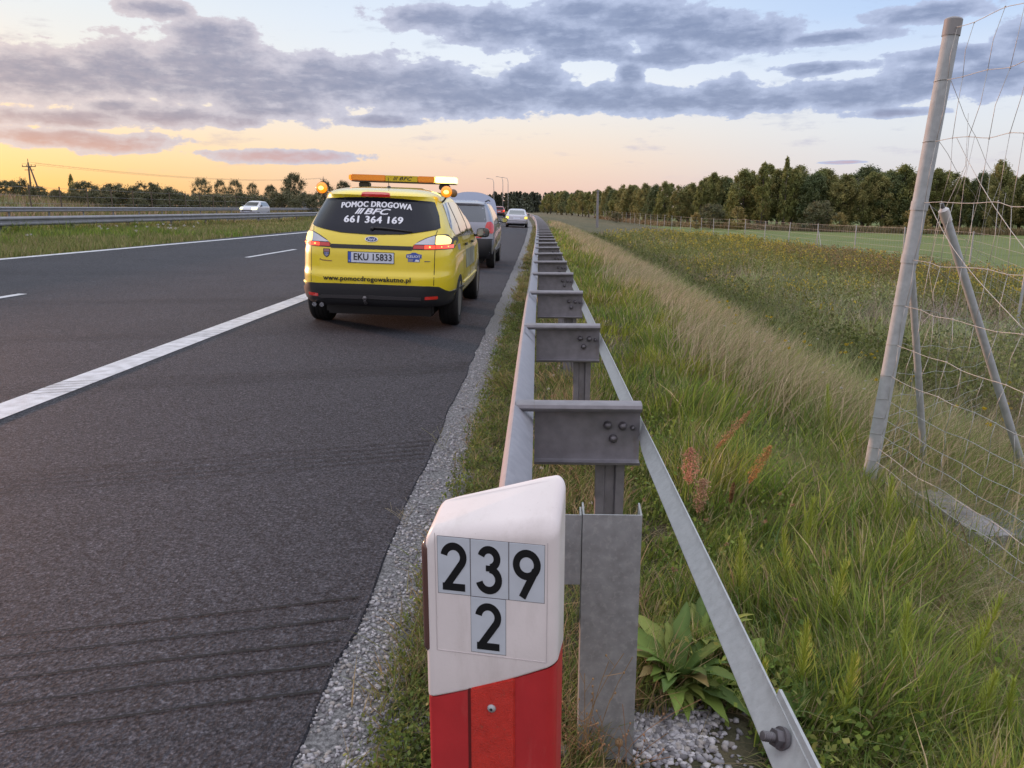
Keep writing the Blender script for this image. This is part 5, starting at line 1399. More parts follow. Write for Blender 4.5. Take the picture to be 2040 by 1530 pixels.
kinds = ['birch1', 'birch2', 'birch3', 'alder', 'alder2', 'birch1', 'birch3', 'birch2']
# front row of the wood, read from left (far) to right (near): bearing, distance, height
def wood_line(px):
    D = np.interp(px, [1090, 1160, 1230, 1300, 1500, 1700, 2100, 2400], [330, 230, 170, 140, 122, 112, 104, 100])
    top = np.interp(px, [1090, 1160, 1230, 1290, 1380, 1450, 1530, 1650, 1780, 1900, 2100, 2400], [386, 382, 374, 372, 360, 350, 340, 346, 344, 352, 346, 340])
    return float(D), float(top)
px = 1096.0; i = 0
while px < 2330:
    D, tp = wood_line(px)
    x, y = D2X(px, D), D * .98
    z = float(zg(np.array(x), np.array(y))); hh = (416 - tp) * D / 1571 + EYE - z
    hh *= rt.uniform(.88, 1.06)
    plant_tree(kinds[i % len(kinds)], x, y + rt.uniform(-2, 3), hh, WL, WG, wid=rt.uniform(1.15, 1.7)); i += 1
    px += rt.uniform(13, 23) * (1 if D < 150 else .55)
# a second rank behind, filling the gaps
px = 1090.0
while px < 2330:
    D, tp = wood_line(px); D += 9
    x, y = D2X(px, D), D * .98; z = float(zg(np.array(x), np.array(y))); hh = ((416 - tp) * D / 1571 + EYE - z) * rt.uniform(.82, 1.03)
    plant_tree(['alder', 'alder2', 'birch2'][i % 3], x, y, hh, 'darker tree half hidden behind the front row of the wood', 'trees behind the front row', wid=1.9); i += 1
    px += rt.uniform(28, 44) * (1 if D < 150 else .6)
def solo(key, px, py_top, D, label, wid=1, name='tree', cat='tree'):
    x, y = D2X(px, D), D * .98; z = float(zg(np.array(x), np.array(y)))
    return plant_tree(key, x, y, (416 - py_top) * D / 1571 + EYE - z, label, None, name, cat, wid=wid)
solo('spire', 1536, 318, 118, 'narrow pointed tree top rising highest above the wood', 1.0)
solo('birch2', 1493, 333, 119, 'tall olive tree left of the pointed tree top', 1.0)
solo('golden', 1785, 414, 98, 'low golden brown bush in front of the dark wood, left of the leaning fence post', 1.1, 'bush', 'bush')
solo('birch3', 1932, 328, 103, 'tall airy tree seen through the wire mesh at the right', 1.1)
solo('alder', 2035, 340, 98, 'dark tree at the right edge of the frame behind the mesh', 1.2)
solo('bush1', 1222, 424, 150, 'small light green bush at the foot of the wood near the concrete pole', 1.0, 'bush', 'bush')
for k, (p_, t_, D) in enumerate([(1372, 425, 116), (1400, 410, 117), (1640, 425, 106), (1600, 405, 108), (1450, 415, 114)]):
    solo('bush1' if k % 2 else 'golden', p_, t_, D, ['low pale bush at the left end of the green field edge', 'olive bush right of the low pale bush at the field edge', 'small round bush under the tallest part of the wood', 'olive undergrowth bush below the pointed tree', 'rounded bush between the pale bush and the pointed tree'][k], 1, 'bush', 'bush')
# far pine wood closing the road, one mass
r_ = np.random.default_rng(21); cs = []; cc = []
for k in range(150):
    p_ = r_.uniform(930, 1180); D = r_.uniform(420, 520); tp = 387 + r_.uniform(-4, 5) + (6 if p_ < 985 else 0)
    x, y = D2X(p_, D), D; hh = (416 - tp) * D / 1571 + 1.4; w_ = r_.uniform(2.2, 3.6); n = 150
    u = r_.uniform(0, 1, n); a = r_.uniform(0, 6.28, n); d = w_ * (1 - u) ** .6 * r_.uniform(.3, 1, n)
    cs.append(np.stack([x + d * np.cos(a), y + d * np.sin(a), u * hh], 1)); cc.append(np.array([.085, .095, .065]) * r_.uniform(.6, 1.6) * r_.uniform(.7, 1.3, (n, 1)))
P_ = np.concatenate(cs); V_ = leafquads(P_, None, 1.6, r_)
tag(link('distant_forest', fastmesh('distant_forest', V_, np.arange(len(V_)).reshape(-1, 4), col=np.repeat(np.concatenate(cc), 4, 0), mat=M['leaf'])), 'dark distant forest closing the road at the horizon', 'forest', kind='stuff')
# trees and bushes across the motorway
left = [('bush3', 8, 368, 84, 1.1), ('bush1', 40, 364, 86, 1.1), ('bush2', 70, 362, 88, .9), ('bush1', 105, 374, 86, 1.1), ('bush3', 140, 380, 86, 1.2), ('alder2', 172, 351, 92, .55), ('bush1', 196, 366, 90, 1.0), ('bush2', 225, 375, 88, 1.1), ('bush1', 252, 370, 90, 1.1), ('bush2', 285, 376, 90, 1.2), ('bush3', 318, 368, 92, 1.1), ('bush2', 345, 374, 92, 1.1), ('bush1', 372, 388, 94, 1.1), ('bush3', 392, 390, 100, 1.0),
        ('willow', 425, 359, 150, .75), ('willow', 462, 362, 152, .55), ('willow', 492, 362, 150, .65), ('willow', 526, 368, 150, .55), ('oak', 560, 373, 140, .55), ('oak', 605, 352, 138, .62), ('bush2', 580, 384, 120, 1.3), ('bush2', 630, 388, 118, 1.4), ('oak', 664, 366, 150, .6), ('oak', 700, 366, 150, .6),
        ('bush2', 440, 392, 122, 1.6), ('bush2', 480, 390, 124, 1.6), ('bush2', 520, 392, 124, 1.6), ('bush2', 410, 396, 118, 1.5), ('bush1', 236, 388, 80, 1.1), ('bush1', 300, 396, 84, 1.2), ('bush3', 350, 398, 88, 1.3), ('bush2', 175, 385, 86, 1.1)]
desc = ['grey brown bush at the left edge behind the roadside fence', 'olive bush just left of the power pole', 'dark bush at the foot of the power pole', 'spreading olive bush right of the power pole', 'low grey bush in the dip right of the power pole', 'small round tree standing above the left hedge', 'olive bush beside the small round tree', 'low dark bush in the left hedge, two right of the small round tree', 'olive bush in the middle of the left hedge', 'wide dark bush in the middle of the left hedge', 'ragged grey bush with upright twigs in the left hedge', 'dark bush near the right end of the left hedge', 'low olive bush ending the left hedge', 'small grey bush in the gap before the willows', 'airy willow, first and tallest of the row left of the oncoming car', 'airy willow, second of the row', 'airy willow directly above the oncoming car', 'small willow behind the oncoming car', 'dark tree between the willows and the big dark tree', 'big dark round tree left of the yellow van', 'dark bush under the big dark round tree', 'dark bush right beside the yellow van', 'dark tree showing above the roof of the van at its left', 'dark tree hidden behind the beacon bar', 'low dark shrub left of the oncoming car', 'low dark shrub behind the oncoming car', 'low dark shrub right of the oncoming car', 'low dark shrub under the tallest willow', 'pale bush in front of the left hedge by the fence', 'low pale bush in front of the hedge near its right end', 'grey scrub at the foot of the hedge near the willows', 'dark shrub at the foot of the small round tree']
for (k_, p_, t_, D, w_), ds in zip(left, desc):
    solo(k_, p_, t_, D, ds, w_, 'tree' if k_ in ('alder2', 'willow', 'oak') else 'bush', 'tree' if k_ in ('alder2', 'willow', 'oak') else 'bush')

for k in range(27):
    p_ = 4 + k * 24 + rt.uniform(-6, 6); D = 97 + (k % 3) * 3 + max(0, p_ - 380) * .16; tp = (386 if p_ < 380 else 391) + rt.uniform(-5, 4)
    x, y = D2X(p_, D), D * .98; z = float(zg(np.array(x), np.array(y)))
    plant_tree(['bush2', 'bush1', 'bush3'][k % 3], x, y, (416 - tp) * D / 1571 + EYE - z, 'low bush in the continuous dark hedge beyond the far guardrail', 'low bushes of the far hedge', 'bush', 'bush', wid=1.5)

# ------------------------------------------------------------------ grass and weeds
def blades(name, X, Y, h, w_, lean, col, label, cat, nseg=3, az0=None, spread=6.28, mname='grass', droop=.5, parent=None):
    """one mesh of tapering curved grass blades"""
    n = len(X); r_ = rng
    Z = zg(X, Y)
    a = r_.uniform(0, spread, n) + (0 if az0 is None else az0)
    if az0 is None and spread > 6: a = 3.2 * smoothn(X, Y, 2.2, 91) + r_.normal(0, 1.25, n)
    fa = r_.uniform(0, 6.28, n)
    dx, dy = np.cos(a), np.sin(a); wx, wy = np.cos(fa), np.sin(fa)
    ln = lean * r_.uniform(.3, 1.3, n) * h
    lv = np.linspace(0, 1, nseg + 1)
    V_ = np.zeros((n, 2 * nseg + 1, 3))
    for k, t in enumerate(lv):
        px_ = X + dx * ln * t ** 1.8; py_ = Y + dy * ln * t ** 1.8; pz = Z - .01 + h * t * (1 - droop * .5 * t * np.minimum(1, ln / h))
        ww = w_ * (1 - t ** 1.5) * .5
        if k < nseg:
            V_[:, 2 * k] = np.stack([px_ - wx * ww, py_ - wy * ww, pz], 1); V_[:, 2 * k + 1] = np.stack([px_ + wx * ww, py_ + wy * ww, pz], 1)
        else: V_[:, 2 * k] = np.stack([px_, py_, pz], 1)
    m_ = 2 * nseg + 1; o = (np.arange(n) * m_)[:, None]
    q_ = np.concatenate([o + np.array([2 * k, 2 * k + 1, 2 * k + 3, 2 * k + 2]) for k in range(nseg - 1)], 0)
    t_ = o + np.array([2 * nseg - 2, 2 * nseg - 1, 2 * nseg])
    cc = np.repeat(col, m_, 0)
    ob = link(name, fastmesh(name, V_.reshape(-1, 3), q_, col=cc, mat=M[mname], tri=t_), parent)
    if label: tag(ob, label, cat, kind='stuff')
    return ob
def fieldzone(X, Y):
    """different plants in different belts: weeds with the ditch shade painted in, pale grey grass, then olive scrub"""
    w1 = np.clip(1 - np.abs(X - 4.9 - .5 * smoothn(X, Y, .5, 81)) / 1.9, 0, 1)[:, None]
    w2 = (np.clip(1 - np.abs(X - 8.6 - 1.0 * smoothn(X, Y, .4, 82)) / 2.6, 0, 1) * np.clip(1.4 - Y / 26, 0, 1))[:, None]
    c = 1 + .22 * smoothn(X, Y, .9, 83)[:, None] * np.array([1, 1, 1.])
    c = c * (1 - w1) + np.array([.50, .56, .50]) * w1  # darker green multiplier paints shade into the ditch plants
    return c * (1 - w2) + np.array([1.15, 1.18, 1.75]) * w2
def pick(pal, n, var=.3):
    p_ = np.array(pal)[rng.integers(len(pal), size=n)]
    return p_ * rng.uniform(1 - var, 1 + var, (n, 1))
GREEN = [(.215, .300, .050), (.165, .245, .048), (.285, .350, .066), (.140, .205, .050), (.25, .275, .08)]
YG = [(.36, .40, .07), (.30, .35, .065)]
DRY = [(.52, .43, .25), (.42, .33, .19), (.58, .48, .30), (.32, .23, .14)]
PINKDRY = [(.58, .45, .30), (.52, .40, .26), (.44, .34, .20)]
def logy(n, a, b_): return np.exp(rng.uniform(math.log(a), math.log(b_), n))
def xr_view(Y, x0, slope=.66, add=.45, cap=60.0):
    hi = np.minimum(slope * Y + add, cap); return x0 + (hi - x0) * rng.uniform(0, 1, len(Y))
def clump(X, Y, s_, seed): return smoothn(X, Y, s_, seed)
# 1. green verge grass right of the barrier
n = 170000
Y = logy(n, .75, 60); X = xr_view(Y, .34, .66, .5, 4.2)
k = np.where(X > .34)[0]; X, Y = X[k], Y[k]
c1 = clump(X, Y, 3.5, 5); c2 = clump(X, Y, 1.3, 8)
h = (.09 + .125 * np.clip(c1 + .4, 0, 1.2)) * rng.uniform(.4, 1.4, len(X)) * np.clip(.6 + (X - .3) * .8, .6, 1.35)
keep = (rng.uniform(size=len(X)) < .45 + .6 * np.clip(c1 + .6, 0, 1)) & ~((X < .62) & (Y < 2.05)) & ~((X < .50) & (Y < 2.25)) & ~((X > 1.42 + .12 * Y) & (Y < 4.8) & (rng.uniform(size=len(X)) < .65))
X, Y, h, c1, c2 = X[keep], Y[keep], h[keep], c1[keep], c2[keep]
w_ = (.0036 + .0009 * Y) * rng.uniform(.5, 1.7, len(X)) ** 1.3
col = pick(GREEN, len(X)); c3 = clump(X, Y, 2.6, 19); col = col * (1 + .28 * np.clip(c3, -1, 1))[:, None]; f = (c2 > .3)[:, None]; col = np.where(f, col * [1.4, 1.12, .9], col); f = (rng.uniform(size=len(X)) < .12); col[f] = pick(YG, f.sum())
dr = rng.uniform(size=len(X)) < (.13 + .22 * np.clip(c2 - .1, 0, 1) + .30 * np.clip(X - 1.25, 0, 1) * (Y < 4)); col[dr] = pick(DRY, dr.sum())
blades('verge_grass', X, Y, h, w_, .55, col, 'long green grass growing right of the guardrail', 'grass')
n = 26000
Y = logy(n, 1.3, 9); X = xr_view(Y, .42, .62, .4, 3.0); k = ~((X < .62) & (Y < 2.05)); X, Y = X[k], Y[k]
blades('thatch', X, Y, rng.uniform(.02, .09, len(X)), rng.uniform(.0018, .004, len(X)) * (1 + .15 * Y), 3.0, pick(DRY + [(.20, .15, .09)], len(X), .3) * .85, 'flattened dead grass lying between the green tufts of the verge', 'grass', droop=.8)
n = 6000
Y = logy(n, 1.5, 7); X = xr_view(Y, .45, .62, .4, 2.6); k = ~((X < .62) & (Y < 2.05)) & (clump(X, Y, 2.8, 12) > -.2); X, Y = X[k], Y[k]
blades('broad_grass', X, Y, rng.uniform(.08, .24, len(X)), rng.uniform(.007, .012, len(X)), .9, pick([(.16, .25, .06), (.12, .20, .06), (.22, .28, .09), (.30, .30, .11)], len(X), .3), 'broad bladed coarse grass tufts scattered in the verge', 'grass', droop=.9)
# 2. blond seeding grass along the slope edge
n = 62000
Y = logy(n, 1.6, 95); xc = 2.35 + .10 * np.sin(Y * .7) + np.clip(.9 - Y * .12, 0, .6); X = xc - .12 + rng.normal(0, .27, n) * (1 + Y * .012)
k = (X < .66 * Y + .6) & (X > .9); X, Y = X[k], Y[k]
h = rng.uniform(.22, .55, len(X)); w_ = (.0022 + .00085 * Y) * rng.uniform(.6, 1.4, len(X))
col = pick(PINKDRY, len(X), .25); g_ = rng.uniform(size=len(X)) < np.clip(1.15 - Y * .11, .28, .75); col[g_] = pick([(.24, .29, .075), (.19, .24, .065), (.28, .30, .10)], g_.sum())
blades('dry_grass', X, Y, h, w_, .85, col, 'band of pinkish dry grass along the top of the ditch', 'grass', az0=-1.0, spread=2.6, droop=.7)
# 2b dry thatch round the foot of the near fence
n = 34000
Y = rng.uniform(1.5, 4.8, n); X = 1.18 + .12 * Y + rng.exponential(.40, n); k = X < .66 * Y + .6; X, Y = X[k], Y[k]
h = rng.uniform(.10, .34, len(X)); col = pick(DRY, len(X), .3) * .9
g_ = rng.uniform(size=len(X)) < .35; col[g_] = pick(GREEN, g_.sum())
blades('dry_thatch', X, Y, h, rng.uniform(.0015, .0035, len(X)), 2.2, col, 'matted dry grass round the foot of the mesh fence', 'grass', droop=.9)
# 3. weeds in and beyond the ditch
def weeds(name, X, Y, h, size, pal, label, cat, per, seed, topcol=None, topfrac=.0, var=.35, spread_=.22, zone=None):
    r_ = np.random.default_rng(seed); n = len(X); Z = zg(X, Y)
    u = r_.uniform(0, 1, (n, per)); a = r_.uniform(0, 6.28, (n, per)); d = spread_ * h[:, None] * r_.uniform(.1, 1, (n, per)) * (1.15 - .6 * u)
    P_ = np.stack([X[:, None] + d * np.cos(a), Y[:, None] + d * np.sin(a), Z[:, None] + h[:, None] * u], -1)
    c = np.array(pal)[r_.integers(len(pal), size=n)][:, None, :] * r_.uniform(1 - var, 1 + var, (n, per, 1))
    if topcol is not None:
        f = (u > .72) & (r_.uniform(size=(n, 1)) < topfrac); c = np.where(f[..., None], np.array(topcol) * r_.uniform(.7, 1.3, (n, per, 1)), c)
    if zone is not None: c = c * zone(X, Y)[:, None, :]
    sz = (size * (np.repeat(1 + Y * .03, per)))
    V_ = leafquads(P_.reshape(-1, 3), None, 1.0, r_).reshape(-1, 4, 3); ctr = P_.reshape(-1, 1, 3)
    V_ = ctr + (V_ - ctr) * sz[:, None, None] * np.array([1, 1, 1.25])
    ob = link(name, fastmesh(name, V_.reshape(-1, 3), np.arange(len(V_) * 4).reshape(-1, 4), col=np.repeat(c.reshape(-1, 3), 4, 0), mat=M['grass']))
    return tag(ob, label, cat, kind='stuff')
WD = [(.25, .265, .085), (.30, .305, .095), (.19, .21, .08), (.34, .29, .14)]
n = 15000
Y = logy(n, 5, 70); X = 3.3 + (np.minimum(.66 * Y + .6, 17.2) - 3.3) * rng.uniform(0, 1, n); k = X > 3.3; X, Y = X[k], Y[k]
c = clump(X, Y, .55, 14); h = (.42 + .34 * np.clip(c + .5 * clump(X, Y, 1.6, 15), -1, 1)) * rng.uniform(.5, 1.3, len(X)); h = np.where(X < 4.5, h * .6, h)
weeds('ditch_weeds', X, Y, h, .034, WD, 'tangled weeds filling the shade-tinted ditch and the slope beyond', 'weeds', 13, 31, zone=fieldzone)
n = 26000
Y = logy(n, 4.5, 80); X = 3.0 + (np.minimum(.66 * Y + .6, 17.4) - 3.0) * rng.uniform(0, 1, n); k = X > 3.0; X, Y = X[k], Y[k]
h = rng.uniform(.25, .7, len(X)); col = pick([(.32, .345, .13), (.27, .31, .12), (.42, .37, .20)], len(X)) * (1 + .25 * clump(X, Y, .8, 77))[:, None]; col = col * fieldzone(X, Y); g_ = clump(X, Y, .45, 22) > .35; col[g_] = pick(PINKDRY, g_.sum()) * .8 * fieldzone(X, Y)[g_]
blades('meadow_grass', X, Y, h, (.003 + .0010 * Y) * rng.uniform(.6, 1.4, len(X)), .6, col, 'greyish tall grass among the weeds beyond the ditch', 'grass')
# goldenrod: yellow heads in drifts
n = 9000
Y = logy(n, 9, 75); X = 4.8 + (np.minimum(.66 * Y + .6, 17.0) - 4.8) * rng.uniform(0, 1, n) ** .8
k = (clump(X, Y, .38, 40) + .35 * clump(X, Y, 1.2, 41) + np.clip((Y - 17) / 14, -.75, .55) + .6 * np.exp(-((X - 13) / 3.2) ** 2) + .55 * clump(X, Y, .22, 47) + rng.normal(0, .28, n) > .80) & (X > 4.8); X, Y = X[k], Y[k]
weeds('goldenrod', X, Y, rng.uniform(.55, .95, len(X)), .030, [(.21, .225, .06), (.27, .24, .07)], 'drifts of yellow flowering goldenrod between the ditch and the field fence', 'wildflowers', 16, 33, (.52, .40, .07), .50)
n = 2600
Y = rng.uniform(26, 46, n); X = rng.uniform(11.5, 17.2, n); k = (clump(X, Y, .5, 44) > -.3) & (X < .66 * Y + 1); X, Y = X[k], Y[k]
weeds('red_sorrel', X, Y, rng.uniform(.5, .9, len(X)), .030, [(.32, .21, .11), (.28, .21, .10), (.20, .20, .08)], 'rusty red sorrel patch in front of the field fence', 'wildflowers', 14, 34)
# tall pale grass along the far edge of the field
n = 16000
p_ = rng.uniform(1180, 2330, n); D = np.interp(p_, [1090, 1160, 1230, 1300, 1500, 1700, 2100, 2400], [330, 230, 170, 140, 122, 112, 104, 100]) - 5 - rng.uniform(0, 5, n)
X, Y = D2X(p_, D), D * .98
blades('field_margin_grass', X, Y, rng.uniform(.5, 1.1, n), np.full(n, .12), .4, pick([(.26, .20, .11), (.30, .23, .13), (.16, .14, .06)], n), 'strip of tall pale grass between the field and the wood', 'grass', nseg=2)
# 4. weeds and turf between gravel and barrier and under the brackets
n = 46000
Y = logy(n, .9, 70); X = -.30 + rng.normal(0, .10, n) + .05 * np.sin(Y * 2.2); k = (X > -.60) & (X < .36); X, Y = X[k], Y[k]
c = clump(X, Y, 5, 51); kk = rng.uniform(size=len(X)) < np.clip(.55 + c * .8, .05, 1) * np.clip((X + .56) / .2, 0, 1); X, Y, c = X[kk], Y[kk], c[kk]
h = rng.uniform(.03, .12, len(X)) * (1 + .5 * np.clip(c, 0, 1)); col = pick([(.20, .225, .06), (.26, .25, .085), (.16, .20, .055), (.34, .26, .14), (.18, .15, .09)], len(X))
blades('roadside_weeds', X, Y, h, (.0035 + .0010 * Y) * rng.uniform(.6, 1.4, len(X)), 1.1, col, 'low straggling weeds between the gravel strip and the guardrail', 'weeds')
n = 60000
Y = logy(n, 1.1, 70); X = rng.uniform(-.18, .42, n); k = ~((Y < 2.0) & (X > .18)); X, Y = X[k], Y[k]
c = clump(X, Y, 3.2, 61); kk = rng.uniform(size=len(X)) < np.clip(.55 + .7 * c, .12, 1); X, Y = X[kk], Y[kk]
h = rng.uniform(.05, .20, len(X)) * np.clip(.8 + X, .6, 1.2); col = pick([(.18, .24, .055), (.26, .275, .085), (.14, .19, .05), (.46, .34, .19), (.38, .27, .15)], len(X))
blades('barrier_grass', X, Y, h, (.0032 + .0009 * Y) * rng.uniform(.6, 1.4, len(X)), .8, col, 'thin mixed grass growing under the guardrail brackets', 'grass')
# small leafy weeds in the same strip
n = 2600
Y = logy(n, .95, 12); X = -.33 + rng.normal(0, .09, n); k = (X > -.47) & (X < .1); X, Y = X[k], Y[k]
weeds('leafy_weeds', X, Y, rng.uniform(.03, .10, len(X)), .012, [(.14, .20, .05), (.20, .24, .06), (.10, .14, .04)], 'small broad leaved weeds rooted at the edge of the gravel', 'weeds', 14, 36, spread_=.7)
n = 1500
Y = rng.uniform(1.55, 5.2, n); X = .42 + rng.uniform(0, 1, n) * (.55 * Y); k = clump(X, Y, 4, 97) > -.2; X, Y = X[k], Y[k]
k = ~((X < .62) & (Y < 2.05)); X, Y = X[k], Y[k]
weeds('verge_herbs', X, Y, rng.uniform(.07, .20, len(X)), .019, [(.17, .26, .05), (.23, .30, .06), (.13, .20, .045), (.28, .30, .09)], 'leafy green herbs mixed into the verge grass right of the strap', 'weeds', 11, 38, spread_=.5)
# white and straw coloured flower heads
def heads(name, pts, r0, colr, label, cat, seed):
    r_ = np.random.default_rng(seed); cs = []; cc = []
    for (x, y, h) in pts:
        z = float(zg(np.array(x), np.array(y))); n = 16
        g_ = r_.normal(size=(n, 3)); g_ /= np.linalg.norm(g_, axis=1)[:, None]
        s_ = r0 * (1 + y * .05); cs.append(np.array([x, y, z + h]) + g_ * s_ * [1, 1, .7]); cc.append(np.array(colr) * r_.uniform(.8, 1.15, (n, 1)))
    P_ = np.concatenate(cs); V_ = leafquads(P_, None, 1, r_).reshape(-1, 4, 3); ctr = P_[:, None, :]
    sz = np.repeat([r0 * (1 + y * .05) * 1.1 for x, y, h in pts], 16); V_ = ctr + (V_ - ctr) * sz[:, None, None]
    tag(link(name, fastmesh(name, V_.reshape(-1, 3), np.arange(len(V_) * 4).reshape(-1, 4), col=np.repeat(np.concatenate(cc), 4, 0), mat=M['grass'])), label, cat, kind='stuff')
rw = random.Random(9)
pts = [(rw.uniform(-.02, .38), rw.uniform(2.6, 7), rw.uniform(.05, .16)) for _ in range(46)] + [(2.3 + rw.gauss(0, .3), rw.uniform(5.0, 8.5), .45) for _ in range(12)] + [(rw.uniform(3.2, 5), rw.uniform(5.8, 9), .5) for _ in range(9)]
heads('white_flower_heads', pts, .0065, (.55, .52, .46), 'scattered small white flower heads in the grass under and beyond the guardrail', 'wildflowers', 3)
pts = [(rw.uniform(-.05, .40), rw.uniform(2.5, 6), rw.uniform(.08, .2)) for _ in range(40)] + [(rw.uniform(.45, 1.2), rw.uniform(2.2, 4.2), .24) for _ in range(14)]
heads('seed_heads', pts, .0075, (.34, .22, .13), 'round brown seed heads on thin stalks near the brackets', 'seed heads', 4)
pts = [(rw.uniform(2.2, 6.5), rw.uniform(3.9, 11), rw.uniform(.35, .6)) for _ in range(70)]
heads('yellow_flower_heads', pts, .010, (.50, .36, .02), 'scattered yellow flower heads in the weeds behind the mesh fence', 'wildflowers', 5)
# 5. median turf
n = 70000
Y = logy(n, 14, 140); X = rng.uniform(-19.2, -11.85, n); k = (-X < .74 * Y + 1); X, Y = bend(X[k], Y[k]), Y[k]
c = clump(X, Y, .6, 71); h = rng.uniform(.08, .30, len(X)) * (1 + .4 * c) * np.where(X < -17.2, 1.7, 1); col = pick([(.22, .24, .075), (.27, .26, .10), (.35, .29, .15), (.18, .21, .065)], len(X)); g_ = c > .5; col[g_] = pick(GREEN, g_.sum()) * .95
blades('median_grass', X, Y, h, (.006 + .0012 * Y) * rng.uniform(.6, 1.4, len(X)), .5, col, 'mown yellowish green grass of the median', 'grass', nseg=2)
n = 26000
Y = rng.uniform(44, 140, n); X = rng.uniform(-75, -33.2, n); k = (-X < .74 * Y + 1); X, Y = X[k], Y[k]
c = clump(X, Y, .3, 73); col = pick([(.25, .22, .09), (.20, .20, .07), (.40, .28, .19), (.34, .24, .15)], len(X))
blades('bank_grass', X, Y, rng.uniform(.3, .8, len(X)), np.full(len(X), .10), .5, col, 'rough pinkish brown grass on the bank behind the far guardrail', 'grass', nseg=2)
pts = [(rw.uniform(-15.5, -13.8), rw.uniform(17, 34), rw.uniform(.25, .45)) for _ in range(26)]
heads('median_flowers', pts, .016, (.55, .52, .50), 'white flower heads standing in the median grass', 'wildflowers', 6)

# 6. loose gravel
def gravel(name, X, Y, r0, label, seed, lift=.0):
    r_ = np.random.default_rng(seed); n = len(X)
    ico = bmesh.new(); bmesh.ops.create_icosphere(ico, subdivisions=1, radius=1)
    bv = np.array([v.co[:] for v in ico.verts]); bf = np.array([[v.index for v in f.verts] for f in ico.faces]); ico.free()
    Z = np.where(X < -.3, -.018 - .05 * (X + .5), zg(X, Y)) + lift
    r = r0 * r_.uniform(.45, 1.5, n) ** 1.2
    V_ = bv[None] * r_.uniform(.50, 1.25, (n, 12, 1)) * r[:, None, None] * np.stack([r_.uniform(.8, 1.4, n), r_.uniform(.7, 1.1, n), r_.uniform(.5, .8, n)], 1)[:, None, :]
    a = r_.uniform(0, 6.28, n); ca, sa = np.cos(a)[:, None], np.sin(a)[:, None]
    x, y = V_[..., 0] * ca - V_[..., 1] * sa, V_[..., 0] * sa + V_[..., 1] * ca
    V_ = np.stack([x + X[:, None], y + Y[:, None], V_[..., 2] + (Z + r * .25)[:, None]], -1)
    c = np.array([(.42, .41, .43), (.30, .29, .31), (.52, .50, .51), (.22, .21, .22), (.36, .33, .31)])[r_.integers(5, size=n)] * r_.uniform(.7, 1.15, (n, 1))
    T_ = (np.arange(n)[:, None, None] * 12 + bf[None]).reshape(-1, 3)
    tag(link(name, fastmesh(name, V_.reshape(-1, 3), None, col=np.repeat(c, 12, 0), mat=M['stone'], tri=T_)), label, 'gravel', kind='stuff')
n = 9500
Y = logy(n, 1.2, 9); X = -.665 + rng.beta(1.15, 1.7, n) * .38
k = (clump(X, Y, 4, 55) + clump(X, Y, 11, 56) > -.75); X, Y = X[k], Y[k]
gravel('gravel', X, Y, .0064, 'loose pale stone chips along the asphalt edge', 5)
n = 1700
Y = 1.96 + rng.normal(0, .08, n); X = .375 + rng.normal(0, .08, n)
gravel('gravel_patch', X, Y, .0088, 'patch of loose white stones between the steel post and the strap', 6, lift=.0)

# 7. single plants in the foreground
def horsetail(x, y, h, seed, lab, tilt=0):
    r_ = np.random.default_rng(seed); z = float(zg(np.array(x), np.array(y))); g = empty('horsetail', (x, y, z)); tag(g, lab, 'horsetail', 'horsetails in the verge')
    tx, ty = r_.normal(0, .10, 2); tx += tilt
    st = [(tx * h * t, ty * h * t, h * t) for t in np.linspace(0, 1, 6)]
    gm = mat('horsetail_green', (.36, .42, .06), .55) if 'ht' not in M else M['ht']; M['ht'] = gm
    MB().tube(st, [.0022, .002, .0018, .0015, .001, .0004], 5).build('stem', gm, g)
    m_ = MB()
    for t in np.linspace(.22, .97, 24):
        c_ = np.array([tx * h * t, ty * h * t, h * t]); n = 7; L_ = h * (.27 * (1 - (t - .2) ** 1.3) + .04)
        ph = r_.uniform(0, 6)
        for i in range(n):
            a = ph + i / n * 6.283 + r_.normal(0, .15); sp_ = r_.uniform(.35, .75) * (1.15 - .45 * t)
            d = np.array([math.cos(a) * sp_, math.sin(a) * sp_, 1.0]); ll = L_ * r_.uniform(.6, 1.1)
            e_ = c_ + d * ll * .9
            wv_ = np.array([-math.sin(a), math.cos(a), 0]) * .0012
            mid = c_ + (d * .5 + np.array([math.cos(a), math.sin(a), 0]) * .07) * ll * .9
            m_.add([c_ - wv_, c_ + wv_, mid + wv_, mid - wv_, e_], [(0, 1, 2, 3), (3, 2, 4)])
    m_.build('branches', gm, g, fixn=False)
HT = [(2.061, 5.28, .34, 'tall yellow green horsetail farthest up the verge'), (1.63, 3.424, .30, 'broad horsetail standing in front of the fine netting'), (1.107, 2.099, .27, 'bright yellow horsetail, tallest of the lower right group'), (1.026, 2.51, .26, 'bright horsetail spear in the middle of the grass'), (1.134, 3.052, .26, 'horsetail in the grass above the bright spear'), (.746, 2.60, .26, 'slightly bowed horsetail close to the right of the strap'), (.873, 1.958, .22, 'horsetail at the lower edge near the strap bolt'), (1.249, 1.971, .22, 'short horsetail at the bottom right'), (1.327, 2.205, .28, 'leaning horsetail right of the brightest one'), (.616, 1.908, .20, 'feathery horsetail growing beside the strap bolt'), (1.312, 1.932, .20, 'small horsetail at the lower right corner'), (.809, 2.113, .24, 'thin horsetail left of the brightest one'), (.98, 2.75, .24, 'pale horsetail half hidden in grass in the middle of the verge'), (1.45, 2.9, .26, 'horsetail between the middle spear and the netting')]
for i, (x, y, h, lb) in enumerate(HT): horsetail(x, y, h * 1.25, 100 + i, lb)
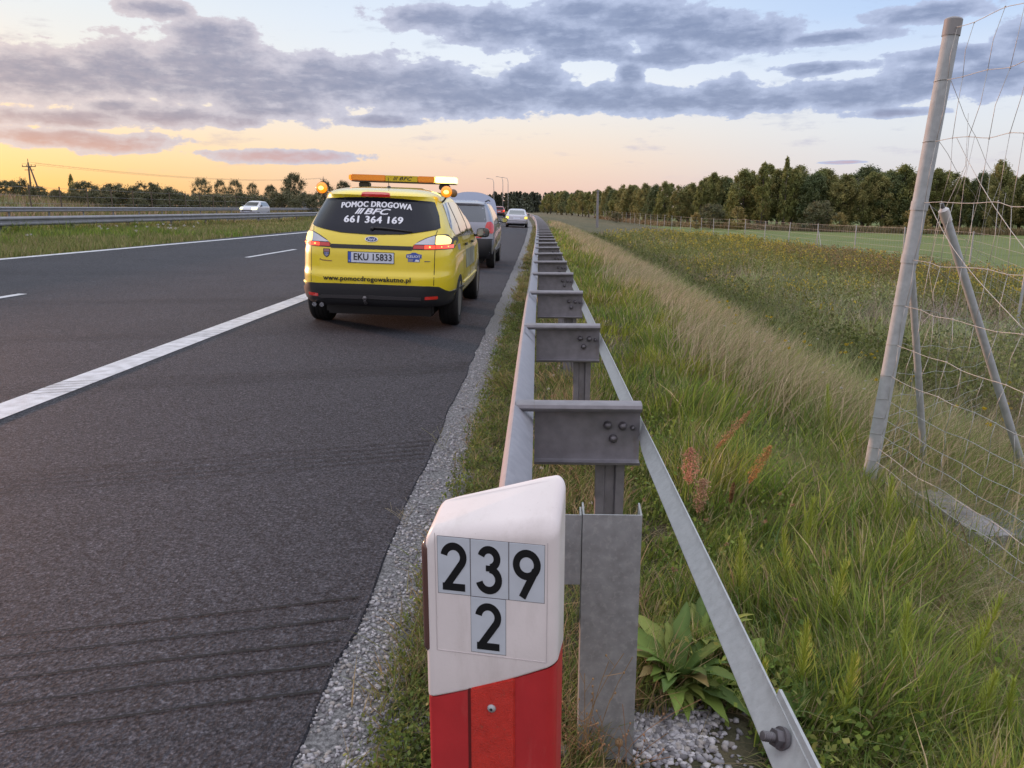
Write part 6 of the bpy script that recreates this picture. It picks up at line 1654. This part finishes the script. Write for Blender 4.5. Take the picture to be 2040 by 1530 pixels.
def rosette(x, y, n, L0, seed, lab, wid=.28, name='dock_plant'):
    r_ = np.random.default_rng(seed); z = float(zg(np.array(x), np.array(y))); g = empty(name, (x, y, z)); tag(g, lab, 'leafy plant')
    cs = []; F_ = []; cc = []; b0 = 0
    for i in range(n):
        a = r_.uniform(0, 6.28); L_ = L0 * r_.uniform(.6, 1.15); el_ = r_.uniform(.5, 1.35); hw = L_ * wid * .5 * r_.uniform(.8, 1.2)
        c = np.array([(.13, .20, .04), (.17, .24, .05), (.10, .16, .04), (.21, .25, .06)][r_.integers(4)]) * r_.uniform(.8, 1.2)
        if r_.uniform() < .08: c = np.array([.24, .18, .07])
        p_ = np.array([.01 * math.cos(a), .01 * math.sin(a), 0.]); el2 = el_; m_ = 9
        for k in range(m_):
            t = k / (m_ - 1); w_ = hw * (math.sin(math.pi * t ** .75) ** .8 + .04) if t > 0 else hw * .1
            wav = 1 + .20 * math.sin(k * 2.4 + i)
            side = np.array([-math.sin(a), math.cos(a), 0]); up_ = np.array([0, 0, 1]) * w_ * .35
            cs += [p_ - side * w_ * wav + up_, p_.copy(), p_ + side * w_ * (2 - wav) + up_]; cc += [c * r_.uniform(.7, 1.2), c * 1.35, c * r_.uniform(.7, 1.2)]
            d = np.array([math.cos(a) * math.cos(el2), math.sin(a) * math.cos(el2), math.sin(el2)])
            p_ = p_ + d * L_ / (m_ - 1); el2 -= r_.uniform(.08, .20)
        for k in range(m_ - 1):
            for j in (0, 1): F_.append([b0 + k * 3 + j, b0 + k * 3 + j + 1, b0 + (k + 1) * 3 + j + 1, b0 + (k + 1) * 3 + j])
        b0 += m_ * 3
    me = fastmesh('leaves', np.array(cs), np.array(F_), col=np.array(cc), mat=M['leaf']); me.polygons.foreach_set('use_smooth', [True] * len(me.polygons))
    link('leaves', me, g)
rosette(.44, 2.17, 75, .25, 1, 'large leafy dock rosette growing right behind the steel channel post', .22)
rosette(.56, 2.36, 46, .22, 2, 'second dock rosette between the first one and the strap', .22)
rosette(.80, 2.00, 20, .15, 3, 'broad leaved plant just right of the strap bolt', .45)
rosette(.66, 2.2, 14, .16, 4, 'leafy plant beneath the strap, left of its bolt', .35)
rosette(.93, 2.25, 14, .14, 5, 'small leafy plant in the grass right of the strap', .4)
def sorrel(x, y, h, tx, ty, ln, wd, colr, lab, seed):
    r_ = np.random.default_rng(seed); z = float(zg(np.array(x), np.array(y))); g = empty('sorrel', (x, y, z)); tag(g, lab, 'sorrel')
    tip = np.array([tx, ty, h]); st = [tip * t + np.array([0, 0, .0]) + np.array([tx, ty, 0]) * .25 * (t * t - t) for t in np.linspace(0, 1, 8)]
    MB().tube(st, [.0022] * 6 + [.0015, .0008], 5).build('stem', mat('sorrel_stem', (.16, .14, .05), .6) if 'ss' not in M else M['ss'], g)
    u_ = tip / np.linalg.norm(tip); n = 750; t = r_.uniform(0, 1, n); prof = np.sin(np.pi * np.clip(t * .9 + .08, 0, 1)) ** .7
    br = r_.integers(0, 9, n) / 9 * 6.28
    P_ = tip - u_ * ln + u_[None] * (ln * t)[:, None] + (r_.normal(0, .25, (n, 3)) + np.stack([np.cos(br), np.sin(br), .6 * np.ones(n)], 1) * r_.uniform(0, 1, (n, 1))) * (wd * prof)[:, None]
    cc = np.array(colr) * r_.uniform(.7, 1.3, (n, 1)); V_ = leafquads(P_, None, .0085, r_)
    link('seed_head', fastmesh('seed_head', V_, np.arange(len(V_)).reshape(-1, 4), col=np.repeat(cc, 4, 0), mat=M['grass']), g)
sorrel(.71, 3.45, .40, .0, -.02, .17, .046, (.66, .32, .22), 'dense salmon pink sorrel head right of the nearest bracket', 1)
sorrel(.74, 3.40, .26, .03, 0, .16, .044, (.48, .30, .20), 'brownish pink sorrel head leaning below the salmon one', 2)
sorrel(.72, 3.85, .44, .40, .12, .26, .026, (.55, .30, .15), 'slanting orange brown sorrel spike behind the salmon head', 3)
sorrel(.86, 3.40, .42, .22, .05, .20, .026, (.60, .32, .12), 'upright orange sorrel spike on a leaning green stalk', 4)
sorrel(.90, 3.45, .24, .02, 0, .10, .010, (.28, .17, .08), 'thin brown sorrel spike between the salmon head and the orange spike', 5)
# dry stalks in front of the channel post
def stalks(name, x, y, n, h0, seed, lab, colr=(.36, .20, .10), sx=.10, lean=.12, head=True):
    r_ = np.random.default_rng(seed); z = float(zg(np.array(x), np.array(y))); g = empty(name, (x, y, z)); tag(g, lab, 'dry plant')
    m_ = MB(); hd = MB(); nh = 0
    for i in range(n):
        bx, by = r_.normal(0, sx), r_.normal(0, .02); h = h0 * r_.uniform(.5, 1.1); lx, ly = r_.normal(0, lean), r_.normal(-.02, .04)
        pts = [(bx + lx * t * t, by + ly * t, h * t) for t in np.linspace(0, 1, 6)]; m_.tube(pts, .0010, 3, cap=False)
        for k in range(3):
            t = r_.uniform(.4, .9); p_ = np.array([bx + lx * t * t, by + ly * t, h * t]); e_ = p_ + np.array([r_.normal(0, .025), r_.normal(0, .01), r_.uniform(.02, .05)]); m_.tube([p_, e_], .0007, 3, cap=False)
            if head and r_.uniform() < .6: V_, f = uvs(e_, .0028, (1, 1, 1.3), 6); hd.add(V_, f); nh += 1
    sm = mat('dry_stalk', colr, .7, var=.3, scale=20)
    m_.build('stalks', sm, g)
    if nh: hd.build('buds', sm, g)
stalks('dry_stalks', .205, 1.76, 12, .22, 1, 'rusty dry stalks with tiny buds in front of the right foot of the steel post')
stalks('dry_stalks', .10, 1.80, 12, .34, 2, 'bent straw coloured stalks leaning across the left edge of the steel post', (.34, .22, .10), .04, .12)
stalks('dry_stalks', -.30, 2.9, 6, .24, 3, 'brown upright stalks in the weeds left of the guardrail', (.28, .15, .08), .03, .03)
stalks('dry_stalks', -.60, 3.35, 4, .16, 4, 'pale straw stalk leaning over the asphalt edge, nearest one', (.40, .36, .24), .015, .10, False)
stalks('dry_stalks', -.56, 4.5, 4, .18, 5, 'greenish dry stalk at the asphalt edge farther up the gravel', (.30, .30, .16), .015, .10, False)
g = empty('dandelion_clock', (.215, 1.76, -.03)); tag(g, 'round tan seed clock on a thin stalk against the steel post', 'seed clock')
MB().tube([(0, 0, 0), (.003, 0, .09)], .0012, 4).build('stem', mat('tan_stem', (.30, .18, .10), .7), g)
V_, f = uvs((.003, 0, .10), .011); MB().add(V_, f).build('clock', mat('tan_fluff', (.40, .26, .14), .9, bump=.8, bscale=300), g, smooth=True)
V_, f = uvs((0, 0, 0), .02, (1, 1, .8)); o = MB().add(V_, f).build('pebble', mat('pebble', (.30, .28, .27), .8, var=.2, scale=60), None, smooth=True); o.location = (.075, 1.84, -.02); tag(o, 'rounded grey stone beside the left foot of the steel post', 'stone')
